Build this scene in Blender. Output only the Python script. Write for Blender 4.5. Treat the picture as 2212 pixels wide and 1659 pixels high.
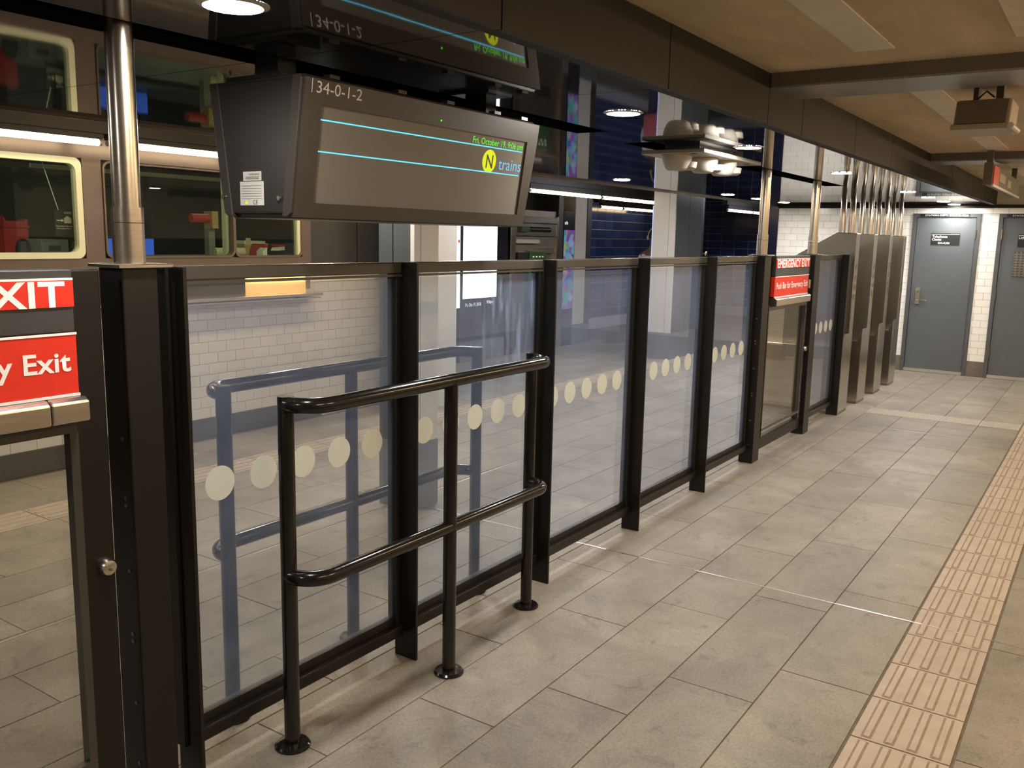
import bpy, bmesh, math, random
from mathutils import Vector, Matrix
random.seed(7)
for o in list(bpy.data.objects):
    bpy.data.objects.remove(o, do_unlink=True)
scene = bpy.context.scene
COL = scene.collection

# ---------------------------------------------------------------- camera
FPX = 1921.43
yaw, pitch, roll = (math.radians(a) for a in (33.9303, 9.3840, -1.1792))
fw = Vector((math.cos(pitch)*math.cos(yaw), math.cos(pitch)*math.sin(yaw), -math.sin(pitch)))
rt0 = Vector((math.sin(yaw), -math.cos(yaw), 0.0))
dn0 = fw.cross(rt0)
cr, sr = math.cos(roll), math.sin(roll)
rt = rt0*cr + dn0*sr
dn = dn0*cr - rt0*sr
cam_d = bpy.data.cameras.new('camera')
cam = bpy.data.objects.new('camera', cam_d)
COL.objects.link(cam)
cam_d.sensor_fit = 'HORIZONTAL'
cam_d.sensor_width = 36.0
cam_d.lens = FPX*36.0/2212.0
cam_d.clip_start = 0.02
up_ = -dn
bk = -fw
cam.matrix_world = Matrix(((rt.x, up_.x, bk.x, 0.0), (rt.y, up_.y, bk.y, 0.0), (rt.z, up_.z, bk.z, 1.6), (0, 0, 0, 1)))
scene.camera = cam

# ---------------------------------------------------------------- world, exposure
w = bpy.data.worlds.new('world')
scene.world = w
w.use_nodes = True
w.node_tree.nodes['Background'].inputs[0].default_value = (1.0, 0.93, 0.82, 1)
w.node_tree.nodes['Background'].inputs[1].default_value = 0.03
scene.view_settings.view_transform = 'Standard'
scene.view_settings.look = 'None'
scene.view_settings.gamma = 1.0
scene.view_settings.use_curve_mapping = False
scene.view_settings.exposure = 0.0
DOWN_L = 360.0      # downlight lens radiance
TUBE_L = 13.0       # tube lamp radiance
PLAT_L = 62.0       # platform lamp radiance (warm)

# ---------------------------------------------------------------- materials
MATS = {}
def _new(name):
    m = bpy.data.materials.new(name)
    m.use_nodes = True
    nt = m.node_tree
    nt.nodes.clear()
    out = nt.nodes.new('ShaderNodeOutputMaterial')
    MATS[name] = m
    return m, nt, out
def mat(name, col, rough=0.5, metal=0.0, var=0.0, scale=6.0, bump=0.0, bscale=40.0, spec=0.5, col2=None, rand=0.0, stretch=None, coat=0.0):
    m, nt, out = _new(name)
    b = nt.nodes.new('ShaderNodeBsdfPrincipled')
    nt.links.new(b.outputs[0], out.inputs[0])
    b.inputs['Roughness'].default_value = rough
    b.inputs['Metallic'].default_value = metal
    b.inputs['Specular IOR Level'].default_value = spec
    b.inputs['Coat Weight'].default_value = coat
    tc = nt.nodes.new('ShaderNodeNewGeometry')
    mp = nt.nodes.new('ShaderNodeMapping')
    nt.links.new(tc.outputs['Position'], mp.inputs[0])
    if stretch:
        mp.inputs['Scale'].default_value = stretch
    base = (*col, 1)
    b.inputs['Base Color'].default_value = base
    last = None
    if var > 0:
        n = nt.nodes.new('ShaderNodeTexNoise')
        n.inputs['Scale'].default_value = scale
        n.inputs['Detail'].default_value = 6
        n.inputs['Roughness'].default_value = 0.62
        nt.links.new(mp.outputs[0], n.inputs['Vector'])
        r = nt.nodes.new('ShaderNodeValToRGB')
        c2 = col2 or tuple(c*(1-var) for c in col)
        c3 = tuple(min(1, c*(1+var*0.5)) for c in col)
        r.color_ramp.elements[0].position = 0.3
        r.color_ramp.elements[1].position = 0.7
        r.color_ramp.elements[0].color = (*c2, 1)
        r.color_ramp.elements[1].color = (*c3, 1)
        nt.links.new(n.outputs['Fac'], r.inputs[0])
        last = r.outputs[0]
    if rand > 0:
        oi = nt.nodes.new('ShaderNodeObjectInfo')
        mr = nt.nodes.new('ShaderNodeMapRange')
        mr.inputs['To Min'].default_value = 1-rand
        mr.inputs['To Max'].default_value = 1+rand*0.6
        nt.links.new(oi.outputs['Random'], mr.inputs[0])
        mx = nt.nodes.new('ShaderNodeMix')
        mx.data_type = 'RGBA'
        mx.blend_type = 'MULTIPLY'
        mx.inputs[0].default_value = 1
        if last:
            nt.links.new(last, mx.inputs[6])
        else:
            mx.inputs[6].default_value = base
        nt.links.new(mr.outputs[0], mx.inputs[7])
        last = mx.outputs[2]
    if last:
        nt.links.new(last, b.inputs['Base Color'])
    if bump > 0:
        n2 = nt.nodes.new('ShaderNodeTexNoise')
        n2.inputs['Scale'].default_value = bscale
        n2.inputs['Detail'].default_value = 3
        nt.links.new(mp.outputs[0], n2.inputs['Vector'])
        bp = nt.nodes.new('ShaderNodeBump')
        bp.inputs['Strength'].default_value = bump
        bp.inputs['Distance'].default_value = 0.01
        nt.links.new(n2.outputs['Fac'], bp.inputs['Height'])
        nt.links.new(bp.outputs[0], b.inputs['Normal'])
    return m
def emit(name, col, strength):
    m, nt, out = _new(name)
    e = nt.nodes.new('ShaderNodeEmission')
    e.inputs[0].default_value = (*col, 1)
    e.inputs[1].default_value = strength
    nt.links.new(e.outputs[0], out.inputs[0])
    return m
def glass(name, tint, haze_col, haze, ior=1.5, streak=None):
    """clear pane with a thin film of dust: transparent + scattering film + fresnel reflection"""
    m, nt, out = _new(name)
    tr = nt.nodes.new('ShaderNodeBsdfTransparent')
    tr.inputs[0].default_value = (*tint, 1)
    di = nt.nodes.new('ShaderNodeBsdfDiffuse')
    di.inputs[0].default_value = (*haze_col, 1)
    tl = nt.nodes.new('ShaderNodeBsdfTranslucent')
    tl.inputs[0].default_value = (*haze_col, 1)
    ms = nt.nodes.new('ShaderNodeMixShader')
    ms.inputs[0].default_value = 0.5
    nt.links.new(di.outputs[0], ms.inputs[1])
    nt.links.new(tl.outputs[0], ms.inputs[2])
    mh = nt.nodes.new('ShaderNodeMixShader')
    nt.links.new(tr.outputs[0], mh.inputs[1])
    nt.links.new(ms.outputs[0], mh.inputs[2])
    geo = nt.nodes.new('ShaderNodeNewGeometry')
    n = nt.nodes.new('ShaderNodeTexNoise')
    n.inputs['Scale'].default_value = 5
    n.inputs['Detail'].default_value = 4
    nt.links.new(geo.outputs['Position'], n.inputs['Vector'])
    mr = nt.nodes.new('ShaderNodeMapRange')
    mr.inputs['From Min'].default_value = 0.3
    mr.inputs['From Max'].default_value = 0.7
    mr.inputs['To Min'].default_value = haze*0.8
    mr.inputs['To Max'].default_value = haze*1.2
    nt.links.new(n.outputs['Fac'], mr.inputs[0])
    fac = mr.outputs[0]
    if streak:
        (sx0, sx1, sz0, sz1) = streak
        sp = nt.nodes.new('ShaderNodeSeparateXYZ')
        nt.links.new(geo.outputs['Position'], sp.inputs[0])
        mp = nt.nodes.new('ShaderNodeMapping')
        mp.inputs['Scale'].default_value = (38, 1, 3.2)
        nt.links.new(geo.outputs['Position'], mp.inputs[0])
        n2 = nt.nodes.new('ShaderNodeTexNoise')
        n2.inputs['Scale'].default_value = 1.0
        n2.inputs['Detail'].default_value = 7
        n2.inputs['Distortion'].default_value = 0.6
        nt.links.new(mp.outputs[0], n2.inputs['Vector'])
        r2 = nt.nodes.new('ShaderNodeMapRange')
        r2.inputs['From Min'].default_value = 0.5
        r2.inputs['From Max'].default_value = 0.72
        nt.links.new(n2.outputs['Fac'], r2.inputs[0])
        def ramp(sock, a, b):
            q = nt.nodes.new('ShaderNodeMapRange')
            q.interpolation_type = 'SMOOTHSTEP'
            q.inputs['From Min'].default_value = a
            q.inputs['From Max'].default_value = b
            nt.links.new(sock, q.inputs[0])
            return q.outputs[0]
        def mul(a, b):
            q = nt.nodes.new('ShaderNodeMath')
            q.operation = 'MULTIPLY'
            for i, s in enumerate((a, b)):
                if isinstance(s, (int, float)):
                    q.inputs[i].default_value = s
                else:
                    nt.links.new(s, q.inputs[i])
            return q.outputs[0]
        mask = mul(mul(ramp(sp.outputs[0], sx0, sx0+0.16), ramp(sp.outputs[0], sx1, sx1-0.05)), mul(ramp(sp.outputs[2], sz0, sz0+0.3), ramp(sp.outputs[2], sz1, sz1-0.02)))
        st = mul(mul(mask, r2.outputs[0]), 0.34)
        ad = nt.nodes.new('ShaderNodeMath')
        ad.operation = 'ADD'
        nt.links.new(fac, ad.inputs[0])
        nt.links.new(st, ad.inputs[1])
        fac = ad.outputs[0]
    nt.links.new(fac, mh.inputs[0])
    gl = nt.nodes.new('ShaderNodeBsdfGlossy')
    gl.inputs['Roughness'].default_value = 0.01
    fr = nt.nodes.new('ShaderNodeFresnel')
    fr.inputs['IOR'].default_value = ior
    mf = nt.nodes.new('ShaderNodeMixShader')
    inv = nt.nodes.new('ShaderNodeMath')      # reflect at the outer surfaces only
    inv.operation = 'SUBTRACT'
    inv.inputs[0].default_value = 1.0
    nt.links.new(geo.outputs['Backfacing'], inv.inputs[1])
    fm = nt.nodes.new('ShaderNodeMath')
    fm.operation = 'MULTIPLY'
    nt.links.new(fr.outputs[0], fm.inputs[0])
    nt.links.new(inv.outputs[0], fm.inputs[1])
    nt.links.new(fm.outputs[0], mf.inputs[0])
    nt.links.new(mh.outputs[0], mf.inputs[1])
    nt.links.new(gl.outputs[0], mf.inputs[2])
    nt.links.new(mf.outputs[0], out.inputs[0])
    return m

def stone_mat():
    m, nt, out = _new('stone')
    N, L = nt.nodes, nt.links
    b = N.new('ShaderNodeBsdfPrincipled')
    L.new(b.outputs[0], out.inputs[0])
    b.inputs['Roughness'].default_value = 0.5
    g = N.new('ShaderNodeNewGeometry')
    def noise(sc, det, ro, dist=0.0):
        n = N.new('ShaderNodeTexNoise')
        n.inputs['Scale'].default_value = sc
        n.inputs['Detail'].default_value = det
        n.inputs['Roughness'].default_value = ro
        n.inputs['Distortion'].default_value = dist
        L.new(g.outputs['Position'], n.inputs['Vector'])
        return n.outputs['Fac']
    def rng(s, a, b_, c, d):
        q = N.new('ShaderNodeMapRange')
        for k, v in zip(('From Min', 'From Max', 'To Min', 'To Max'), (a, b_, c, d)):
            q.inputs[k].default_value = v
        L.new(s, q.inputs[0])
        return q.outputs[0]
    def mul(a, b_):
        q = N.new('ShaderNodeMath')
        q.operation = 'MULTIPLY'
        L.new(a, q.inputs[0]); L.new(b_, q.inputs[1])
        return q.outputs[0]
    cloud = rng(noise(2.6, 8, 0.7, 0.4), 0.3, 0.7, 0.70, 1.24)
    grain = rng(noise(95, 4, 0.8), 0.3, 0.7, 0.72, 1.26)
    stain = rng(noise(7.5, 5, 0.75, 0.8), 0.56, 0.70, 1.0, 0.66)
    oi = N.new('ShaderNodeObjectInfo')
    rnd = rng(oi.outputs['Random'], 0, 1, 0.88, 1.08)
    v = mul(mul(cloud, grain), mul(stain, rnd))
    mx = N.new('ShaderNodeMix')
    mx.data_type = 'RGBA'
    mx.blend_type = 'MULTIPLY'
    mx.inputs[0].default_value = 1
    mx.inputs[6].default_value = (0.250, 0.230, 0.193, 1)
    L.new(v, mx.inputs[7])
    L.new(mx.outputs[2], b.inputs['Base Color'])
    bp = N.new('ShaderNodeBump')
    bp.inputs['Strength'].default_value = 0.08
    bp.inputs['Distance'].default_value = 0.005
    L.new(grain, bp.inputs['Height'])
    L.new(bp.outputs[0], b.inputs['Normal'])
stone_mat()
mat('grout', (0.135, 0.118, 0.095), 0.8, var=0.3, scale=20)
mat('tactile', (0.42, 0.36, 0.295), 0.5, var=0.14, scale=9, bump=0.05, bscale=120, rand=0.06)
mat('tactile_dirt', (0.27, 0.215, 0.16), 0.8, var=0.3, scale=30)
mat('tactile_pale', (0.40, 0.375, 0.325), 0.5, var=0.12, scale=12)
mat('joint_metal', (0.75, 0.72, 0.66), 0.3, 1.0)
mat('mirror_steel', (0.010, 0.0105, 0.012), 0.035, 0.0, bump=0.045, bscale=1.0, stretch=(1.6, 2.6, 1))
MATS['mirror_steel'].node_tree.nodes['Principled BSDF'].inputs['IOR'].default_value = 1.34
mat('slot_black', (0.008, 0.008, 0.008), 0.7)
mat('fascia', (0.016, 0.0125, 0.010), 0.5, var=0.2, scale=3, spec=0.3)
mat('plaster', (0.52, 0.41, 0.27), 0.85, var=0.22, scale=1.6, bump=0.15, bscale=9, stretch=(1.0, 3.0, 1))
mat('plaster_light', (0.62, 0.54, 0.42), 0.6, var=0.15, scale=3)
mat('beam', (0.10, 0.085, 0.07), 0.5, var=0.2, scale=5)
mat('beam_metal', (0.30, 0.30, 0.29), 0.35, 0.7, var=0.2, scale=6)
mat('fence_black', (0.010, 0.0088, 0.0076), 0.36, var=0.15, scale=6, spec=0.33)
mat('fence_edge', (0.045, 0.040, 0.034), 0.22, spec=0.6)
mat('rail_black', (0.008, 0.0074, 0.0064), 0.16, spec=0.5, bump=0.03, bscale=60)
mat('steel', (0.62, 0.57, 0.50), 0.24, 1.0, var=0.12, scale=10, stretch=(1, 1, 12))
mat('steel_brushed', (0.50, 0.46, 0.40), 0.24, 1.0, var=0.16, scale=5, stretch=(1, 1, 0.3))
mat('steel_dark', (0.30, 0.27, 0.23), 0.36, 1.0, var=0.15, scale=5)
mat('sign_red', (0.72, 0.030, 0.014), 0.4)
mat('sign_white', (0.90, 0.88, 0.86), 0.5)
mat('sign_grey', (0.045, 0.043, 0.045), 0.4)
mat('sign_black', (0.010, 0.010, 0.010), 0.4)
mat('dot', (0.60, 0.66, 0.62), 0.7)
mat('display_body', (0.036, 0.030, 0.024), 0.4, var=0.12, scale=8)
mat('display_end', (0.020, 0.018, 0.015), 0.32)
mat('screen_off', (0.155, 0.145, 0.125), 0.20, spec=0.5)
mat('label_white', (0.62, 0.60, 0.56), 0.5)
mat('white_tile', (0.88, 0.87, 0.83), 0.18, rand=0.04)
mat('white_grout', (0.42, 0.39, 0.33), 0.8)
mat('base_tile', (0.17, 0.15, 0.125), 0.4, var=0.3, scale=12)
mat('door_grey', (0.105, 0.118, 0.128), 0.42, var=0.06, scale=9, bump=0.03, bscale=200)
mat('door_frame', (0.085, 0.092, 0.098), 0.42)
mat('blue_tile', (0.034, 0.058, 0.20), 0.14, rand=0.3)
mat('blue_grout', (0.42, 0.44, 0.52), 0.7)
mat('dark_tile', (0.008, 0.010, 0.030), 0.15)
mat('booth_metal', (0.17, 0.135, 0.11), 0.33, 0.55, var=0.1, scale=4)
mat('booth_dark', (0.055, 0.055, 0.058), 0.35, 0.3)
mat('booth_tile', (0.55, 0.54, 0.50), 0.3, rand=0.05)
mat('booth_base', (0.055, 0.052, 0.05), 0.4)
mat('frame_cream', (0.66, 0.69, 0.50), 0.4)
mat('counter_steel', (0.78, 0.68, 0.50), 0.25, 1.0)
mat('counter_panel', (0.85, 0.62, 0.32), 0.5)
mat('panel_white', (0.60, 0.585, 0.54), 0.35)
mat('panel_dark', (0.060, 0.068, 0.072), 0.35)
mat('plinth_grey', (0.14, 0.145, 0.15), 0.4)
mat('wall_dark', (0.035, 0.034, 0.034), 0.6)
mat('ceiling_dark', (0.06, 0.055, 0.05), 0.6)
mat('plastic_white', (0.46, 0.435, 0.385), 0.35)
mat('fixture_white', (0.36, 0.34, 0.30), 0.4)
mat('box_beige', (0.36, 0.30, 0.21), 0.5)
mat('box_face', (0.12, 0.10, 0.075), 0.6)
mat('mvm_green', (0.02, 0.07, 0.02), 0.35)
mat('kiosk_black', (0.010, 0.011, 0.018), 0.2)
mat('red_plastic', (0.45, 0.02, 0.02), 0.4)
mat('paper', (0.80, 0.80, 0.74), 0.7)
mat('cardboard', (0.50, 0.34, 0.16), 0.8)
mat('kraft', (0.60, 0.52, 0.36), 0.8)
mat('black_plastic', (0.012, 0.012, 0.013), 0.35)
mat('grey_plastic', (0.22, 0.23, 0.22), 0.5)
mat('skin', (0.16, 0.085, 0.05), 0.5)
mat('hair', (0.010, 0.008, 0.007), 0.6)
mat('shirt', (0.62, 0.60, 0.74), 0.8, var=0.1, scale=12)
mat('trousers', (0.05, 0.055, 0.16), 0.8)
mat('bag', (0.50, 0.12, 0.16), 0.7)
mat('brass', (0.75, 0.62, 0.35), 0.3, 1.0)
emit('lens', (1.0, 0.95, 0.88), DOWN_L)
emit('tube', (1.0, 0.82, 0.58), TUBE_L)
emit('tube_warm', (1.0, 0.74, 0.42), TUBE_L*0.8)
emit('plat_tube', (1.0, 0.70, 0.40), PLAT_L)
emit('mezz_fill', (0.95, 0.93, 1.0), 55.0)  # emission of added fill strips, hidden above the mezzanine
emit('mezz_fill_warm', (1.0, 0.72, 0.42), 42.0)  # warmer fill, added to give the mezzanine floor a tan tone
emit('booth_lamp', (0.85, 1.0, 0.62), 9.0)
emit('counter_lamp', (1.0, 0.72, 0.36), 14.0)
emit('lcd_white', (0.88, 0.93, 1.0), 3.2)
emit('lightbox', (0.86, 0.92, 1.0), 4.0)
emit('lcd_text', (0.8, 0.88, 1.0), 1.6)
emit('line_cyan', (0.16, 0.72, 1.0), 1.3)
emit('text_green', (0.22, 0.95, 0.10), 1.0)
emit('bullet_yellow', (0.80, 0.86, 0.03), 1.0)
emit('text_blue', (0.28, 0.66, 0.95), 0.95)
emit('led_green', (0.05, 1.0, 0.02), 2.0)
emit('monitor_blue', (0.05, 0.13, 0.62), 1.0)
emit('edge_blue', (0.45, 0.55, 1.0), 1.3)
glass('fence_glass', (0.95, 0.96, 0.96), (0.50, 0.64, 1.0), 0.115)  # blue cast of the lamplight is put into the film colour
glass('fence_glass_stained', (0.93, 0.95, 0.95), (0.50, 0.64, 1.0), 0.115, streak=(2.88, 3.36, 0.85, 1.47))  # same lamplight blue in the film, plus real drip stains
glass('gate_glass', (0.93, 0.93, 0.91), (0.6, 0.6, 0.55), 0.02)
glass('booth_glass', (0.80, 0.86, 0.82), (0.5, 0.6, 0.55), 0.01)
# colourful advertisement screen
def ad_mat():
    m, nt, out = _new('ad_screen')
    g = nt.nodes.new('ShaderNodeNewGeometry')
    v = nt.nodes.new('ShaderNodeTexVoronoi')
    v.inputs['Scale'].default_value = 11
    nt.links.new(g.outputs['Position'], v.inputs['Vector'])
    mx = nt.nodes.new('ShaderNodeMix')
    mx.data_type = 'RGBA'
    mx.inputs[0].default_value = 0.45
    mx.inputs[6].default_value = (0.05, 0.09, 0.45, 1)
    nt.links.new(v.outputs['Color'], mx.inputs[7])
    e = nt.nodes.new('ShaderNodeEmission')
    e.inputs[1].default_value = 0.55
    nt.links.new(mx.outputs[2], e.inputs[0])
    nt.links.new(e.outputs[0], out.inputs[0])
ad_mat()

# ---------------------------------------------------------------- builders
class MB:
    def __init__(s):
        s.v, s.f, s.m = [], [], []
    def face(s, pts, m=0):
        i = len(s.v)
        s.v += [Vector(p) for p in pts]
        s.f.append(list(range(i, i+len(pts))))
        s.m.append(m)
    def hexa(s, c, m=0):
        i = len(s.v)
        s.v += [Vector(p) for p in c]
        for q in ((0, 3, 2, 1), (4, 5, 6, 7), (0, 1, 5, 4), (1, 2, 6, 5), (2, 3, 7, 6), (3, 0, 4, 7)):
            s.f.append([i+k for k in q])
            s.m.append(m)
        return s
    def box(s, x0, x1, y0, y1, z0, z1, m=0):
        return s.hexa([(x0, y0, z0), (x1, y0, z0), (x1, y1, z0), (x0, y1, z0), (x0, y0, z1), (x1, y0, z1), (x1, y1, z1), (x0, y1, z1)], m)
    def prism(s, poly, axis, a0, a1, m=0):
        """poly: 2d points in the two remaining axes (in x,y,z order)"""
        def P(p, a):
            return {'x': (a, p[0], p[1]), 'y': (p[0], a, p[1]), 'z': (p[0], p[1], a)}[axis]
        n = len(poly)
        i = len(s.v)
        s.v += [Vector(P(p, a0)) for p in poly] + [Vector(P(p, a1)) for p in poly]
        s.f.append([i+k for k in range(n)][::-1]); s.m.append(m)
        s.f.append([i+n+k for k in range(n)]); s.m.append(m)
        for k in range(n):
            j = (k+1) % n
            s.f.append([i+k, i+j, i+n+j, i+n+k]); s.m.append(m)
        return s
    def tube(s, path, r, n=16, m=0, caps=True):
        path = [Vector(p) for p in path]
        rs = r if isinstance(r, (list, tuple)) else [r]*len(path)
        t0 = (path[1]-path[0]).normalized()
        a = Vector((0, 0, 1)) if abs(t0.z) < 0.9 else Vector((1, 0, 0))
        u = t0.cross(a).normalized()
        rings = []
        for k, p in enumerate(path):
            if k == 0:
                t = t0
            elif k == len(path)-1:
                t = (path[k]-path[k-1]).normalized()
            else:
                t = ((path[k+1]-p).normalized()+(p-path[k-1]).normalized()).normalized()
            u = (u-t*u.dot(t)).normalized()
            w_ = t.cross(u)
            i = len(s.v)
            for q in range(n):
                an = 2*math.pi*q/n
                s.v.append(p+(u*math.cos(an)+w_*math.sin(an))*rs[k])
            rings.append(i)
        for k in range(len(rings)-1):
            for q in range(n):
                j = (q+1) % n
                s.f.append([rings[k]+q, rings[k]+j, rings[k+1]+j, rings[k+1]+q]); s.m.append(m)
        if caps:
            s.f.append([rings[0]+q for q in range(n)][::-1]); s.m.append(m)
            s.f.append([rings[-1]+q for q in range(n)]); s.m.append(m)
        return s
    def lathe(s, prof, c, n=24, m=0, axis='z'):
        """prof: (radius, height) from bottom to top about an axis through c"""
        c = Vector(c)
        rings = []
        for (r, h) in prof:
            i = len(s.v)
            for q in range(n):
                an = 2*math.pi*q/n
                a, b = r*math.cos(an), r*math.sin(an)
                d = {'z': (a, b, h), 'y': (a, h, -b), 'x': (h, a, b)}[axis]
                s.v.append(c+Vector(d))
            rings.append(i)
        for k in range(len(rings)-1):
            for q in range(n):
                j = (q+1) % n
                s.f.append([rings[k]+q, rings[k]+j, rings[k+1]+j, rings[k+1]+q]); s.m.append(m)
        s.f.append([rings[0]+q for q in range(n)][::-1]); s.m.append(m)
        s.f.append([rings[-1]+q for q in range(n)]); s.m.append(m)
        return s
    def build(s, name, mats, parent=None, smooth=False, bevel=0.0, origin=None):
        me = bpy.data.meshes.new(name)
        if parent is not None:
            org = world_loc(parent)
        elif origin is not None:
            org = Vector(origin)
        else:
            xs = [v.x for v in s.v]; ys = [v.y for v in s.v]; zs = [v.z for v in s.v]
            org = Vector(((min(xs)+max(xs))/2, (min(ys)+max(ys))/2, min(zs)))
        me.from_pydata([tuple(v-org) for v in s.v], [], s.f)
        if isinstance(mats, str):
            mats = [mats]
        for k in mats:
            me.materials.append(MATS[k])
        for p, k in zip(me.polygons, s.m):
            p.material_index = k
        bm = bmesh.new()
        bm.from_mesh(me)
        if bevel > 0:
            bmesh.ops.remove_doubles(bm, verts=bm.verts, dist=1e-6)
        bmesh.ops.recalc_face_normals(bm, faces=bm.faces)
        if bevel > 0:
            ed = [e for e in bm.edges if len(e.link_faces) == 2 and e.calc_face_angle(0) > 0.5]
            bmesh.ops.bevel(bm, geom=ed, offset=bevel, segments=2, affect='EDGES', profile=0.5)
        bm.to_mesh(me)
        bm.free()
        if smooth:
            for p in me.polygons:
                p.use_smooth = True
            try:
                me.set_sharp_from_angle(angle=math.radians(38))
            except Exception:
                pass
        o = bpy.data.objects.new(name, me)
        COL.objects.link(o)
        if parent is not None:
            o.parent = parent
        else:
            o.location = org
        return o
def world_loc(o):
    v = Vector(o.location)
    while o.parent is not None:
        o = o.parent
        v += Vector(o.location)
    return v
def tag(o, label=None, cat=None, group=None, kind=None):
    if label: o['label'] = label
    if cat: o['category'] = cat
    if group: o['group'] = group
    if kind: o['kind'] = kind
    return o
def thing(name, loc, label, cat, group=None, kind=None):
    o = bpy.data.objects.new(name, None)
    o.empty_display_size = 0.1
    COL.objects.link(o)
    o.location = loc
    return tag(o, label, cat, group, kind)
def Bx(name, m, parent, *b, bevel=0.0):
    return MB().box(*b).build(name, m, parent, bevel=bevel)
def copy_tree(o, parent=None, offset=None):
    c = o.copy()
    COL.objects.link(c)
    c.parent = parent
    if offset is not None:
        c.location = Vector(o.location)+Vector(offset)
    for ch in o.children:
        copy_tree(ch, c)
    return c
def text(name, body, size, O, U, V, m, parent, width=None, align='LEFT', bold=0.0, thick=0.0006, space=1.0):
    """lettering: O = start of the baseline, U = reading direction, V = letter-up direction"""
    cu = bpy.data.curves.new(name, 'FONT')
    cu.body = body
    cu.size = size
    cu.align_x = 'LEFT'
    cu.offset = bold
    cu.space_character = space
    cu.resolution_u = 3
    ob = bpy.data.objects.new(name, cu)
    COL.objects.link(ob)
    dg = bpy.context.evaluated_depsgraph_get()
    me = bpy.data.meshes.new_from_object(ob.evaluated_get(dg))
    bpy.data.objects.remove(ob, do_unlink=True)
    xs = [v.co.x for v in me.vertices]
    x0, x1 = min(xs), max(xs)
    sx = (width/(x1-x0)) if width else 1.0
    U, V = Vector(U).normalized(), Vector(V).normalized()
    N = U.cross(V)
    tot = (x1-x0)*sx
    sh = {'LEFT': 0, 'RIGHT': -tot, 'CENTER': -tot/2}[align]
    base = Vector(O)-(world_loc(parent) if parent else Vector())
    for v in me.vertices:
        v.co = base+U*((v.co.x-x0)*sx+sh)+V*v.co.y+N*thick
    me.materials.clear()
    me.materials.append(MATS[m])
    o = bpy.data.objects.new(name, me)
    COL.objects.link(o)
    o.parent = parent
    return o
def inst(name, me, parent, loc, rz=0.0):
    o = bpy.data.objects.new(name, me)
    COL.objects.link(o)
    o.parent = parent
    o.location = Vector(loc)-(world_loc(parent) if parent else Vector())
    o.rotation_euler.z = rz
    return o
def mesh_of(mb, mats, bevel=0.0):
    o = mb.build('tmp', mats, None, bevel=bevel, origin=(0, 0, 0))
    me = o.data
    bpy.data.objects.remove(o, do_unlink=True)
    return me

# ================================================================ SETTING
XF = 12.3          # far tiled wall
ZC = 2.10          # mirror steel ceiling
YF = 1.315         # fascia over the walkway
# ---- floor
floor = MB().box(-3, 24, -3.2, 8.6, -0.12, -0.004).build('floor', 'grout', origin=(0, 0, -0.12))
tag(floor, 'grey-brown stone slab floor with tactile guide strips and metal joints', 'floor', kind='structure')
def floor_tiles():
    cache = {}
    def tile(x0, x1, y0, y1):
        k = (round(x1-x0, 3), round(y1-y0, 3))
        if k not in cache:
            g = 0.0022
            mb = MB().box(-k[0]/2+g, k[0]/2-g, -k[1]/2+g, k[1]/2-g, -0.02, 0)
            cache[k] = mesh_of(mb, 'stone', bevel=0.0012)
        inst('floor_slab', cache[k], floor, ((x0+x1)/2, (y0+y1)/2, random.uniform(-0.0008, 0.0)))
    L = 0.955
    rows = [(-0.385, -0.06, 3.4), (-0.06, 0.262, 2.94), (0.575, 0.90, 3.205), (0.90, 1.222, 2.90), (1.222, 1.547, 3.52), (1.547, 1.87, 3.19), (1.87, 2.195, 2.75)]
    y = 2.195
    k = 0
    offs = [3.1, 2.8, 3.4, 3.0, 2.66, 3.3, 2.9, 3.5]
    while y < 4.70:
        d = 0.3194
        rows.append((y, y+d, offs[k % 8]))
        y += d
        k += 1
    for y0 in (5.055, 5.375):
        rows.append((y0, y0+0.32, offs[k % 8]))
        k += 1
    for (y0, y1, off) in rows:
        x = off-4*L
        while x < XF-0.02:
            x1 = min(x+L, XF)
            if x1 > 1.0 and x1-x > 0.03:
                tile(x, x1, y0, y1)
            x += L
    # mezzanine beyond the booth
    for j in range(5):
        y0 = 5.695+0.32*j
        x = 6.9+0.3*(j % 3)
        while x < 12.2:
            tile(x, min(x+L, 12.6), y0, y0+0.32)
            x += L
floor_tiles()
def tactile():
    Lx, Wy = 0.3165, 0.304
    mb = MB()
    g = 0.004
    mb.box(-Lx/2+g, Lx/2-g, -Wy/2+g, Wy/2-g, -0.02, 0.0, 0)
    for fy in (-0.105, -0.035, 0.035, 0.105):
        x0, x1 = -Lx/2+0.018, Lx/2-0.018
        mb.face([(x0-0.006, fy-0.017, 0.0004), (x1+0.006, fy-0.017, 0.0004), (x1+0.006, fy+0.017, 0.0004), (x0-0.006, fy+0.017, 0.0004)], 1)
        mb.hexa([(x0, fy-0.011, 0), (x1, fy-0.011, 0), (x1, fy+0.011, 0), (x0, fy+0.011, 0), (x0+.002, fy-0.009, 0.004), (x1-.002, fy-0.009, 0.004), (x1-.002, fy+0.009, 0.004), (x0+.002, fy+0.009, 0.004)], 0)
    me = mesh_of(mb, ['tactile', 'tactile_dirt'])
    x = 2.889-0.3165*3+0.3165/2
    while x < XF-0.1:
        inst('tactile_tile', me, floor, (x, 0.418, 0))
        x += 0.3165
    x = 1.4
    while x < 12.2:
        inst('tactile_tile', me, floor, (x, 4.902, 0))
        x += 0.3165
    # crossing strip in front of the turnstiles: low ribs running across
    mb = MB()
    mb.box(-0.152, 0.152, -0.158, 0.158, 0, 0.002, 0)
    for k in range(6):
        xx = -0.125+0.05*k
        mb.box(xx-0.008, xx+0.008, -0.145, 0.145, 0.0, 0.004, 0)
    me2 = mesh_of(mb, ['tactile_pale'])
    for k in range(4):
        inst('tactile_tile', me2, floor, (9.05, 0.74+0.325*k, 0.0))
tactile()
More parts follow.
